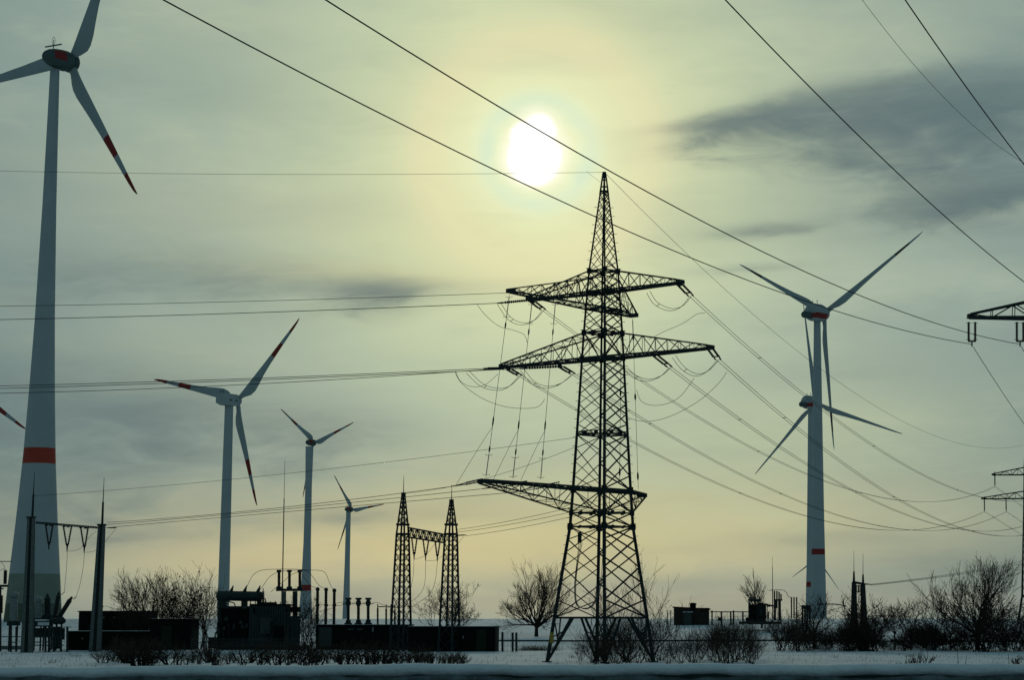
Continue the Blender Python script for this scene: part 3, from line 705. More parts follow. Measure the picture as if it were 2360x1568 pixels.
# strain insulators and lines leaving the bottom crossarm towards the substation
GB = 'cables from the bottom crossarm to the left gantry'
LP = [(247, 1205), (247, 1210), (258, 1216)]
for i, ((ax, ay), (bx, by), my, nm) in enumerate((((1112, 1107), (1042, 1122), 1158, 'top'), ((1215, 1112), (1107, 1128), 1164, 'middle'), ((1290, 1114), (1180, 1136), 1171, 'bottom'))):
    A = P(ax, ay, depth_v(ax)); Bq = P(bx, by, depth_v(ax)+2)
    t = thing('strain_insulator', 'slender insulator sloping left from the bottom crossarm, %s of three' % nm, 'insulator', A, 'strain insulators on the central pylon'); d = Bq-A
    for s in (-.22, .22):
        mb = MB(); q = Vector((0, s, s*.6)); ribbed(mb, A+q, A+q+d*.55, .09, 12); mb.quadbar(A+q+d*.5, A+d*.98, .07); mb.build('insulator_body', M['insul'], t)
    cable('thin cable from the bottom crossarm left to the concrete gantry, %s of three' % nm, Bq, P(*LP[i], 330), (700, my+(7 if i == 0 else 6)), 0, .033, (0, 0), GB)
GC = 'cables from the central pylon to the lattice gantry'
for i, ((ax, ay), (bx, by), nm) in enumerate((((1400, 1148), (1050, 1222), 'top'), ((1410, 1158), (1050, 1228), 'middle'), ((1420, 1166), (1073, 1236), 'bottom'))):
    cable('thin cable between the central pylon and the lattice gantry, %s of three' % nm, P(ax, ay, 252), P(bx, by, 318), None, .35, .03, (0, 0), GC)
cable('thin earth wire rising from the concrete gantry to the waist of the pylon', P(1328, 1009, 250), P(78, 1144, 330), (700, 1088), 0, .024, (0, 0), None, 'earth_wire')
cable('thin earth wire rising from the lattice gantry tip to the waist of the pylon', P(1328, 1030, 250), P(935, 1138, 320), (1165, 1090), 0, .024, (0, 0), None, 'earth_wire')
cable('short earth wire from the right lattice tower tip to the bottom crossarm tip', P(1112, 1108, depth_v(1112)), P(1040, 1121, 318), None, .1, .05, (0, 0), None, 'earth_wire')
# heavy blocks where the strings meet the arms
# ---------------------------------------------------------------- wind turbines
def turbine(label, hub, d, tips, tower, base_row, style='egg', band=None, bands=((.55, .70), (.84, 1.0)), chord=1.0, towerx=None, green=None, name='wind_turbine', redm='red', fit=None):
    """hub and tips are picture points; tower: (row, left x, right x) silhouettes"""
    H = P(hub[0], hub[1], d); mpp = (P(hub[0]+1, hub[1], d)-H).length
    offs = [((x-hub[0]), -(y-hub[1])) for x, y in tips]
    cR = math.sqrt(sum(o[0]**2 for o in offs)/1.5); Rp = math.sqrt(sum(o[1]**2 for o in offs)/1.5); c = min(.97, cR/Rp)
    angs = sorted(math.atan2(o[1]/Rp, o[0]/(c*Rp)) for o in offs)
    z = sum(complex(cos(a-k*2*pi/3), sin(a-k*2*pi/3)) for k, a in enumerate(angs)); a0 = math.atan2(z.imag, z.real)
    al = math.acos(c); cone = 0
    if fit: al, Rm, a0, hx, hy, cone = fit; H = P(hx, hy, d)
    ax = Vector((sin(al), cos(al), 0)); e = Vector((cos(al), -sin(al), 0)); up = Vector((0, 0, 1)); R = Rm if fit else Rp*mpp
    dT = d
    for _ in range(4):
        bx = P((tower[-1][1]+tower[-1][2])/2, tower[-1][0], dT).x; dT = d - ax.y*(H.x-bx)/max(.3, ax.x)
    rows = [(r, P((l+rr)/2, r, dT), (P(rr, r, dT)-P(l, r, dT)).length/2) for r, l, rr in tower]
    gz = ground_z(bx, dT)
    base = Vector((bx, dT, gz)); t = thing(name, label, 'wind turbine', base, 'wind turbines')
    # tower
    prof = sorted([(p.z, w) for r, p, w in rows]); 
    if prof[0][0] > gz: prof = [(gz-.5, prof[0][1]*1.01)] + prof
    N = 40; mb = MB(); z0, z1 = prof[0][0], prof[-1][0]; zl = [z0+(z1-z0)*i/N for i in range(N+1)]
    bandz = None
    if band: bz = sorted((P(bx, band[0], d).z if False else P(tower[0][1], band[0], dT).z, P(tower[0][1], band[1], dT).z)); bandz = bz; zl += bz
    if green: g1 = P(tower[0][1], green[0], dT).z; g2 = P(tower[0][1], green[1], dT).z; zl += [g1, g2]
    zl = sorted(zl); NS = 40
    for z_ in zl:
        r = interp(prof, z_)
        for j in range(NS): q = 2*pi*j/NS; mb.v.append(Vector((bx+r*cos(q), dT+r*sin(q), z_)))
    for i in range(len(zl)-1):
        zm = (zl[i]+zl[i+1])/2
        mi = 1 if bandz and bandz[0] < zm < bandz[1] else (3 if green and zm < g2 else (2 if green and zm < g1 else 0))
        for j in range(NS): q = (j+1) % NS; mb.f.append((i*NS+j, i*NS+q, (i+1)*NS+q, (i+1)*NS+j)); mb.mi.append(mi)
    mb.f.append(tuple((len(zl)-1)*NS+j for j in range(NS))); mb.mi.append(0)
    mb.build('tower', [M['tower'], M[redm], M['green'], M['green2']], t, True)
    rt = rows[0][2]
    # hub lies in front of the tower on the axis
    over = (H.x-bx)/max(.2, ax.x)
    Hc = H.copy()
    k = d/Hc.y
    L = R
    if style == 'egg':
        s = NAC.get(style)*1; nl = R*.225; nr = R*.057
        mb = MB(); prof = []
        a_ = Hc - ax*nl*.92
        for i in range(17):
            u = i/16; prof.append((u*nl, nr*max(.02, sin(pi*min(1, u*1.0)**.72)**.62) if u < .8 else nr*(1-.06*(u-.8)/.2) * (1 if u < .8 else 1)))
        prof = [(0, .05*nr), (.02*nl, .28*nr), (.08*nl, .52*nr), (.2*nl, .78*nr), (.35*nl, .93*nr), (.55*nl, 1.02*nr), (.72*nl, 1.04*nr), (.82*nl, .95*nr), (.86*nl, .93*nr)]
        mb.lathe(a_, ax, prof, 24)
        # red marking on the sides
        for fi, f in enumerate(mb.f):
            cc = sum((mb.v[q] for q in f), Vector())/len(f); rel = cc-a_; tt = rel.dot(ax)/nl
            if len(f) == 4 and .16 < tt < .62 and -.2*nr < rel.z < .6*nr: mb.mi[fi] = 1
        mb.build('nacelle', [M['nacelle'], M['darkred']], t, True)
        mb = MB(); mb.lathe(a_+ax*nl*.87, ax, [(0, nr*.85), (.02*nl, nr*1.0), (.12*nl, nr*.98), (.2*nl, nr*.72), (.25*nl, nr*.3), (.26*nl, .02)], 24); mb.build('spinner', M['nacelle'], t, True)
        mb = MB(); q = a_+ax*nl*.32+up*nr*.9
        mb.quadbar(q, q+up*nr*.35, nr*.07); mb.quadbar(q-e*nr*.9+up*nr*.25-ax*nr*.2, q+e*nr*.9+up*nr*.4+ax*nr*.2, nr*.11)
        pts = [q+up*nr*.35+e*nr*.2*cos(v)+up*(nr*.42+nr*.42*sin(v)) for v in [2*pi*i/12 for i in range(13)]]; mb.tube(pts, nr*.022, 4); mb.quadbar(q, q+up*nr*.9, nr*.05)
        mb.build('weather_mast', M['nacelle'], t)
    elif style == 'box':
        nl = R*.26; nh = R*.052; c0 = Hc-ax*nl*.5
        mb = MB(); secs = [(0, .72, .62, .25), (.04, .85, .8, .1), (.3, .95, 1, 0), (.8, 1, 1, 0), (.97, .8, .85, 0), (1, .6, .7, 0)]
        for u, ww, hh, dz in secs:
            cc = Hc-ax*nl+ax*nl*u*.97+up*dz*nh
            for (i, j) in ((-1, -1), (1, -1), (1.0, 1), (-1.0, 1)): mb.v.append(cc+e*nh*.85*ww*i+up*nh*hh*j)
        for i in range(len(secs)-1):
            for j in range(4): q = (j+1) % 4; mb.f.append((i*4+j, i*4+q, (i+1)*4+q, (i+1)*4+j)); mb.mi.append(0)
        mb.f.append((3, 2, 1, 0)); mb.mi.append(0); mb.f.append(tuple((len(secs)-1)*4+j for j in range(4))); mb.mi.append(0)
        mb.build('nacelle', M['tower'], t)
        mb = MB()
        for u in (.25, .55): q = Hc-ax*nl*u-up*nh*.1; mb.obox(q, ax, nl*.06, nh*.9, -.1*nh, .12*nh)
        mb.build('vent', M['nacelle'], t)
        mb = MB(); mb.lathe(Hc-ax*nl*.04, ax, [(0, nh*.7), (.05*nl, nh*.8), (.12*nl, nh*.7), (.2*nl, nh*.35), (.22*nl, .02)], 20); mb.build('spinner', M['tower'], t, True)
        mb = MB()
        for s in (-.2, .35): q = Hc-ax*nl*.85+up*nh*.8+e*s*nh; mb.quadbar(q, q+up*nh*.9, nh*.07); mb.quadbar(q+up*nh*.6-ax*nh*.3, q+up*nh*.6+ax*nh*.3, nh*.07)
        mb.build('weather_mast', M['nacelle'], t)
    else:
        nr = R*.066; nl = R*.17; dn = up*nr*.42; a_ = Hc-ax*nl
        mb = MB(); NS = 48; prof = [(0, .02), (.01*nl, .45*nr), (.05*nl, .80*nr), (.12*nl, .95*nr), (.22*nl, 1.0*nr)] + [((.22+.06*i)*nl, nr*(1.0-.04*max(0, i-8))) for i in range(1, 12)]
        mb.lathe(a_, ax, prof, NS)
        for fi, f in enumerate(mb.f):
            cc = sum((mb.v[q] for q in f), Vector())/len(f)
            if -.70*nr < (cc-a_).z < -.16*nr: mb.mi[fi] = 1
        mb.build('nacelle', [M['blade'], M['darkred']], t, True)
        mb = MB(); mb.lathe(a_-ax*nl*.42-dn, ax, [(0, nr*.30), (.05*nl, nr*.38), (.3*nl, nr*.38), (.55*nl, nr*.34)], 16); mb.build('nacelle_tail', M['nacelle'], t, True)
        mb = MB(); mb.lathe(a_+ax*nl*.9, ax, [(0, nr*.8), (.04*nl, nr*.85), (.2*nl, nr*.65), (.32*nl, nr*.25), (.33*nl, .02)], 24); mb.build('spinner', M['blade'], t, True)
        mb = MB()
        for s in (-.35, .3): q = a_+ax*nl*.4+e*nr*s+up*nr*.9; mb.quadbar(q, q+up*nr*.5, nr*.05); mb.quadbar(q+up*nr*.35-e*nr*.1, q+up*nr*.35+e*nr*.1, nr*.05)
        mb.build('weather_mast', M['blade'], t)
    # blades
    CH = [(.0, .042, .04), (.035, .045, .042), (.07, .062, .036), (.12, .088, .028), (.18, .098, .022), (.25, .090, .017), (.35, .072, .013), (.5, .055, .010), (.65, .043, .008), (.8, .032, .006), (.9, .025, .005), (.96, .018, .004), (.99, .010, .003), (1.0, .004, .002)]
    if style == 'egg': CH = [(.0, .05, .04), (.03, .082, .04), (.07, .098, .036), (.12, .103, .028), (.18, .100, .022), (.25, .088, .017)] + CH[6:]
    if style == 'drum': CH = [(a, b*.56 if a > .05 else b*.75, cc*.8) for a, b, cc in CH]
    fine = sorted(set([a for a, _, _ in CH] + [b for bb in bands for b in bb] + [i/24 for i in range(1, 24)]))
    cf = [(a, b) for a, b, _ in CH]; tf = [(a, c_) for a, _, c_ in CH]
    for kk in range(3):
        ang = a0 + kk*2*pi/3; sp = e*cos(ang)+up*sin(ang); tr = (e*sin(ang)-up*cos(ang))  # trailing edge: clockwise
        mb = MB(); n = 12
        for f in fine:
            ch = interp(cf, f)*R*chord; th = interp(tf, f)*R; tw = R_(3 + 16*max(0, 1-f*2.2)) if f > .03 else 0
            round_ = max(0, 1-f/.09)
            cdir = tr*cos(tw) + ax*sin(tw); tdir = ax*cos(tw)-tr*sin(tw)
            cen = Hc + sp*(R*.02 + R*.98*f) + ax*(R*cone*f)
            root = R*.042*.5
            for j in range(n):
                q = 2*pi*j/n; cx = cos(q); ty = sin(q)
                xx = (cx*.5+.5)*ch - root*.95; taper = 1-.75*max(0, cx)**1.2*(1-round_)
                if round_ > 0: xx = xx*(1-round_) + cx*root*round_
                mb.v.append(cen + cdir*xx + tdir*ty*th*.5*taper)
        for i in range(len(fine)-1):
            fm = (fine[i]+fine[i+1])/2; mi = 1 if any(b0 < fm < b1 for b0, b1 in bands) else 0
            for j in range(n): q = (j+1) % n; mb.f.append((i*n+j, i*n+q, (i+1)*n+q, (i+1)*n+j)); mb.mi.append(mi)
        mb.f.append(tuple(reversed(range(n)))); mb.mi.append(0); mb.f.append(tuple((len(fine)-1)*n+j for j in range(n))); mb.mi.append(1)
        mb.build('blade', [M['blade'], M['maroon'] if style == 'drum' else M['darkred']], t, True)
    return t
NAC = {'egg': 1}
turbine('largest wind turbine, far left, with a flared tower, red band and green base', (168, 148), 550, [(312, 452), (-103, 206), (292, -222)],
        [(160, 114.5, 135.5), (320, 107, 133), (480, 100, 131.5), (740, 84, 129), (900, 70, 127.5), (1052, 55, 127), (1200, 37, 129.5), (1320, 20, 132), (1432, 6, 135)], 1430, 'egg', (1034, 1070), green=(1324, 1392), fit=(0.493, 44.84, 1.116, 162.7, 144.6, -0.032))
turbine('wind turbine with a boxy grey nacelle and red-banded blades, second from the left', (549, 918), 817, [(687, 740), (355, 867), (595, 1171)],
        [(933, 515.5, 534.5), (1100, 510, 532), (1300, 504, 529), (1432, 499, 526)], 1430, 'box', fit=(0.464, 40.8, 0.786, 546.9, 925, -0.019))
turbine('slim wind turbine with a small dark nacelle right of the tall lightning rod', (726, 1021), 1300, [(646, 941), (815, 976), (712, 1143)],
        [(1030, 709, 727), (1120, 707, 722), (1250, 700, 717), (1340, 696, 718), (1428, 688, 719)], 1428, 'egg', (1349, 1363), bands=((.5, .66), (.8, 1.0)), chord=.9, redm='darkred', fit=(0.506, 32.71, 0.325, 722.6, 1021.4, -0.036))
turbine('smallest full wind turbine, left of the lattice gantry', (807, 1174), 1900, [(768, 1093), (886, 1167), (781, 1267)],
        [(1180, 796.5, 807), (1300, 793, 805), (1428, 789, 806)], 1428, 'egg', bands=((.5, .66), (.8, 1.0)), chord=.9, fit=(0.584, 37.65, 0.083, 809.5, 1175.2, 0.019))
turbine('tallest wind turbine at the right, drum nacelle with a red stripe', (1901, 716), 850, [(1702, 602), (2121, 552), (1930, 1048)],
        [(735, 1878, 1893.5), (950, 1874.5, 1896), (1200, 1870.5, 1899), (1380, 1868.5, 1904), (1432, 1867, 1906)], 1430, 'drum', (1266, 1279.5), bands=((.72, .86),), redm='darkred', fit=(0.711, 52.92, 0.538, 1898.7, 724, 0.074))
turbine('wind turbine partly hidden behind the tall right one, its hub lower', (1877, 925), 1180, [(1845, 700), (2083, 1016), (1746, 1088)],
        [(933, 1861, 1876), (1100, 1860.5, 1880), (1300, 1859, 1884), (1428, 1856, 1888)], 1428, 'drum', (1342, 1354), bands=((.97, 1.0),), redm='darkred', fit=(0.644, 56.37, 1.734, 1878.6, 930, 0.066))
turbine('wind turbine hidden behind the right towers, one blade tip pointing down left', (1884, 1288), 3000, [(1815, 1361), (1909, 1362), (1886, 1190)],
        [(1290, 1876, 1881), (1428, 1874, 1884)], 1428, 'drum', bands=((.97, 1.0),))
turbine('wind turbine beyond the left edge, a single red-tipped blade showing', (-95, 872), 800, [(58, 992), (-40, 690), (-310, 930)],
        [(885, -128, -113), (1428, -145, -110)], 1428, 'box', fit=(.5, 39.90, -0.5629, -90, 868, 0))
# ---------------------------------------------------------------- substation helpers
def bx(px0, px1, r0, r1, d, dep):
    a = P(px0, r0, d); b = P(px1, r1, d); return (a.x, b.x, d, d+dep, b.z, a.z)
def pbox(mb, px0, px1, r0, r1, d, dep, mi=0): mb.box(*bx(px0, px1, r0, r1, d, dep), mi=mi)
def ppost(mb, x0, r0, x1, r1, d, w, n=4): mb.quadbar(P(x0, r0, d), P(x1, r1, d), w, n=n)
MP = 330/F
def concrete_gantry():
    g = P(62, 1502, 326); t = thing('concrete_gantry', 'tall H-shaped gantry of two ribbed concrete posts at the far left', 'gantry', g)
    for (xt, xb, rt, rb, dd) in ((72, 62, 1195, 1504, 324), (234.5, 219, 1212, 1504, 330)):
        a = P(xt, rt, dd); b = P(xb, rb, dd); b.z = ground_z(b.x, dd)-.2
        mb = MB()
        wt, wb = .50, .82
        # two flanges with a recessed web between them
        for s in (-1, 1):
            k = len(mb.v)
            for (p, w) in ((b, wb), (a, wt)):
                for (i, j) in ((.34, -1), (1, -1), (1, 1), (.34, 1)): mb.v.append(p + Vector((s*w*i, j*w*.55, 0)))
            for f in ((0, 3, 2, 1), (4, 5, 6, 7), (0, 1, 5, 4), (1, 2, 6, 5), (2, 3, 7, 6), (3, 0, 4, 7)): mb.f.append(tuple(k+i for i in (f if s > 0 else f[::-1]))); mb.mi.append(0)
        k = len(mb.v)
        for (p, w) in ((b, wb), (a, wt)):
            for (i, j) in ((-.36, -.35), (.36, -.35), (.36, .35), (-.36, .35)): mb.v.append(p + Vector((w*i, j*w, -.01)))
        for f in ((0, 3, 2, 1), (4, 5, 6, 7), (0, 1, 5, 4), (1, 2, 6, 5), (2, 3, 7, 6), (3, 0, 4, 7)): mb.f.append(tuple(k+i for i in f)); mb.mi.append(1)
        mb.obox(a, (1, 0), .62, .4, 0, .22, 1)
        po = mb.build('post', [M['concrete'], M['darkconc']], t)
    for (x0, r0, x1, r1, x2, r2, dd) in ((74.5, 1195, 77, 1140, 79.5, 1088, 324), (235.5, 1212, 237.5, 1158, 240, 1101, 330)):
        mb = MB(); mb.quadbar(P(x0, r0, dd), P(x1, r1, dd), .36, .30, n=8); mb.quadbar(P(x1, r1, dd), P(x2, r2, dd), .16, .06, n=6); mb.build('lightning_rod', M['steel'], t)
    mb = MB()
    for dr in (-1.4, 1.4):
        for dy in (-.3, .3): a = P(84, 1205.5+dr, 324); b = P(226, 1217+dr, 330); mb.quadbar(a+Vector((0, dy, 0)), b+Vector((0, dy, 0)), .13)
    for i in range(24):
        u = i/23; a = P(84+142*u, 1205.5+11.5*u-1.4, 324+6*u); b = P(84+142*(u+.02), 1205.5+11.5*u+1.4, 324+6*u); mb.quadbar(a+Vector((0, -.3, 0)), b+Vector((0, .3, 0)), .08)
    for xx in (108, 117, 148, 157, 186, 197): mb.obox(P(xx, 1209+(xx-84)*.08, 325.5), (1, 0), .14, .3, -.1, .15)
    mb.build('crossbeam', M['steel'], t)
    for i, (x0, x1, xb, rt, rb) in enumerate(((105, 122, 113, 1209, 1252), (146, 165, 155, 1213, 1256), (186, 203, 194.5, 1216, 1259))):
        w_ = ('leftmost', 'middle', 'rightmost')[i]
        dd = 325+2*i; t2 = thing('v_insulator', 'V-shaped insulator pair hanging from the concrete gantry, %s of three' % w_, 'insulator', P(xb, rt, dd), 'V insulators on the concrete gantry')
        for x in (x0, x1): mb = MB(); ribbed(mb, P(x, rt, dd), P(xb+(x-xb)*.22, rb, dd), .17, 11); mb.build('insulator_body', M['insul'], t2)
        mb = MB(); mb.quadbar(P(xb-3, rb, dd), P(xb+3, rb, dd), .25); mb.lathe(P(xb, rb, dd), (0, 0, -1), [(0, .2), (.4, .12), (.9, .08), (1.1, .03)], 6); mb.build('clamp', M['steel'], t2)
    jumper('thin cable hanging from the middle V insulator on the concrete gantry', [(155, 1272), (154, 1300), (151, 1335), (148, 1368)], 327, .03, 0, 'droppers at the concrete gantry', m='farwire')
    jumper('thin cable hanging from the rightmost V insulator on the concrete gantry', [(194.5, 1274), (192, 1305), (185, 1345), (174, 1381)], 329, .03, 0, 'droppers at the concrete gantry', m='farwire')
    jumper('slack link between the middle and rightmost V insulators', [(156, 1271), (172, 1270), (187, 1263), (205, 1240), (222, 1225)], 327, .026, 0, 'droppers at the concrete gantry', m='farwire')
    jumper('slack link from the rightmost V insulator to the cable ends right of the post', [(196, 1274), (215, 1272), (232, 1262), (250, 1240), (266, 1221)], 331, .026, 0, 'droppers at the concrete gantry', m='farwire')
    mb = MB(); mb.lathe(P(245, 1217, 330), P(277, 1217.5, 332)-P(245, 1217, 330), [(0, .05), (.6, .1), (1.6, .1), (1.9, .03)], 6); tag(mb.build('line_clamp', M['steel'], None, origin=P(245, 1217, 330)), 'dark clamp at the cable end right of the concrete gantry', 'clamp')
concrete_gantry()
def lattice_gantry():
    t = thing('lattice_gantry', 'gantry of two slim lattice towers joined by a truss, left of the central pylon', 'gantry', P(927, 1500, 320))
    for (xc, rt, rtip, xb, rows) in ((928, 1140, 1097, 923, None), (1037.5, 1156, 1118, 1035, None)):
        d = 320 if xc < 1000 else 316
        o = Vector((P(xb, 1500, d).x, d, ground_z(0, d))); zz = lambda r: P(xc, r, d).z
        sc_ = d/F
        prof = [(o.z, 25.5*sc_), (zz(1428), 22.5*sc_), (zz(1232), 14.5*sc_), (zz(1210), 14*sc_), (zz(rt), 3.5*sc_)]
        hd = R_(-22)
        mb = MB()
        for k in range(4): mb.quadbar(corner(o, prof, hd, k, prof[0][0]), corner(o, prof, hd, k, prof[2][0]), .30, .26); mb.quadbar(corner(o, prof, hd, k, prof[2][0]), corner(o, prof, hd, k, prof[-1][0]), .24, .16)
        lattice(mb, o, prof, hd, prof[0][0], prof[2][0], 1.0, .09, .07, False); belt(mb, o, prof, hd, prof[2][0], .3, False); belt(mb, o, prof, hd, prof[3][0], .3, False); lattice(mb, o, prof, hd, prof[3][0], prof[-1][0], 1.0, .08, .07, False)
        tw = mb.build('lattice_tower', M['steel'], t)
        mb = MB(); c = Vector((o.x, o.y, prof[-1][0])); mb.obox(c, (1, 0), .3, .3, -.3, .25); mb.quadbar(c, c+Vector((0, 0, (rt-rtip)*sc_)), .14, .05, n=6); mb.build('lightning_rod', M['steel'], t)
    mb = MB(); q = {}
    for i in range(13):
        u = i/12
        for nm, r0, r1 in (('t', 1217, 1233), ('b', 1239, 1252)):
            for dy in (-.7, .7): q[(i, nm, dy)] = P(941+84*u, r0+(r1-r0)*u, 320-4*u)+Vector((0, dy, 0))
    for dy in (-.7, .7):
        for nm in 'tb': mb.quadbar(q[(0, nm, dy)], q[(12, nm, dy)], .2)
        for i in range(12): mb.quadbar(q[(i, 't' if i % 2 else 'b', dy)], q[(i+1, 'b' if i % 2 else 't', dy)], .11); mb.quadbar(q[(i, 't', dy)], q[(i, 'b', dy)], .08)
    for i in range(13): mb.quadbar(q[(i, 't', -.7)], q[(i, 't', .7)], .1); mb.quadbar(q[(i, 'b', -.7)], q[(i, 'b', .7)], .1)
    mb.build('truss_beam', M['steel'], t)
    for i, (x0, x1, xb, rt, rb) in enumerate(((949, 961, 954.5, 1241, 1276), (975, 988, 981, 1245, 1278), (1003, 1014, 1008, 1249, 1280))):
        w_ = ('leftmost', 'middle', 'rightmost')[i]
        dd = 318; t2 = thing('v_insulator', 'V-shaped insulator pair hanging from the lattice gantry, %s of three' % w_, 'insulator', P(xb, rt, dd), 'V insulators on the lattice gantry')
        for x in (x0, x1): mb = MB(); ribbed(mb, P(x, rt, dd), P(xb+(x-xb)*.25, rb, dd), .15, 10); mb.build('insulator_body', M['insul'], t2)
        mb = MB(); mb.quadbar(P(xb-3, rb, dd), P(xb+3, rb, dd), .22); mb.lathe(P(xb, rb, dd), (0, 0, -1), [(0, .18), (.3, .1), (.8, .07), (1., .03)], 6); mb.build('clamp', M['steel'], t2)
    G = 'droppers at the lattice gantry'
    jumper('dropper from the leftmost V insulator of the lattice gantry', [(954, 1292), (952, 1330), (944, 1365), (930, 1385), (910, 1410)], 318, .028, 0, G)
    jumper('dropper from the middle V insulator of the lattice gantry', [(981, 1294), (979, 1345), (968, 1370), (945, 1390), (930, 1397)], 318, .028, 0, G)
    jumper('dropper from the rightmost V insulator of the lattice gantry', [(1008, 1296), (1002, 1345), (988, 1372), (965, 1390), (945, 1402)], 317, .028, 0, G)
    jumper('slack link left of the right lattice tower', [(955, 1290), (968, 1287), (983, 1278), (1003, 1254), (1020, 1235)], 318, .024, 0, G)
    jumper('slack link between two V insulators of the lattice gantry', [(982, 1293), (1005, 1292), (1022, 1280), (1048, 1262), (1068, 1238)], 317, .024, 0, G)
    mb = MB(); a = P(1050, 1235, 318); b = P(1075, 1234, 318); mb.lathe(a, b-a, [(0, .05), (.4, .1), (1.2, .1), (1.6, .03)], 6); tag(mb.build('line_clamp', M['steel'], None, origin=a), 'dark clamp at the cable end right of the lattice gantry', 'clamp')
lattice_gantry()
def house(name, label, parts, doors, d, roofm='snowcap', cat='cabin'):
    """parts: list of (px0, px1, top, bottom, depth offset, dep)"""
    px0, px1, rt, rb, dep = parts
    x0, x1, y0, y1, z0, z1 = bx(px0, px1, rt, rb, d, dep); z0 = min(z0, ground_z((x0+x1)/2, d)-.1)
    t = thing(name, label, cat, ((x0+x1)/2, d, z0))
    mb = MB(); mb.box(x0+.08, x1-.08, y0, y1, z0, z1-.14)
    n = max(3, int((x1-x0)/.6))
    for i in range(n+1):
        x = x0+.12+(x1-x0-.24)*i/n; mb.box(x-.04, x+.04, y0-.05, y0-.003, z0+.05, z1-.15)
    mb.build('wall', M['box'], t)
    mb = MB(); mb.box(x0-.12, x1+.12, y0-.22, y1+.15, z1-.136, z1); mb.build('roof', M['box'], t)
    mb = MB(); mb.box(x0+.02, x1-.02, y0+.1, y1, z1+.004, z1+.05); mb.build('snow_cover', M['snowcap'], t)
    for (a, b, r0, r1, mm) in doors:
        q = bx(a, b, r0, r1, d, 1); mb = MB(); mb.box(q[0], q[1], y0-.09, y0-.055, q[4], q[5]); o = mb.build('door' if r1-r0 > 12 else 'plate', M[mm], t)
    return t
house('equipment_cabin', 'dark flat-roofed cabin behind the right post of the concrete gantry', (181, 344, 1409.5, 1456, 5), [(262, 264, 1423, 1426, 'paleequip'), (238, 240.5, 1423, 1426, 'paleequip')], 352)
house('equipment_cabin', 'dark cabin right of the concrete gantry with bushes beside it', (345, 440, 1427.5, 1504, 5), [(372, 396, 1444, 1500, 'box2')], 336)
house('equipment_cabin', 'low dark cabin behind the foot of the gantry post, one tiny pale plate on it', (156, 344, 1456, 1504, 5), [(189, 191.5, 1471, 1474, 'paleequip')], 337)
house('equipment_cabin', 'dark green cabin behind the lattice gantry feet, left of the fence posts', (940, 1142, 1445, 1508, 5), [(1098, 1120, 1452, 1505, 'box2'), (1066.5, 1069, 1467, 1473, 'paleequip'), (1116, 1118.5, 1467, 1471, 'paleequip')], 316)
house('switchgear_hall', 'long dark switchgear cabin carrying rows of post insulators on its roof', (727, 939, 1441, 1500, 6), [(735, 764, 1447, 1492, 'door'), (802, 815, 1449, 1454, 'door'), (823, 836, 1449, 1454, 'door'), (858, 861, 1447, 1457, 'paleequip')], 334)
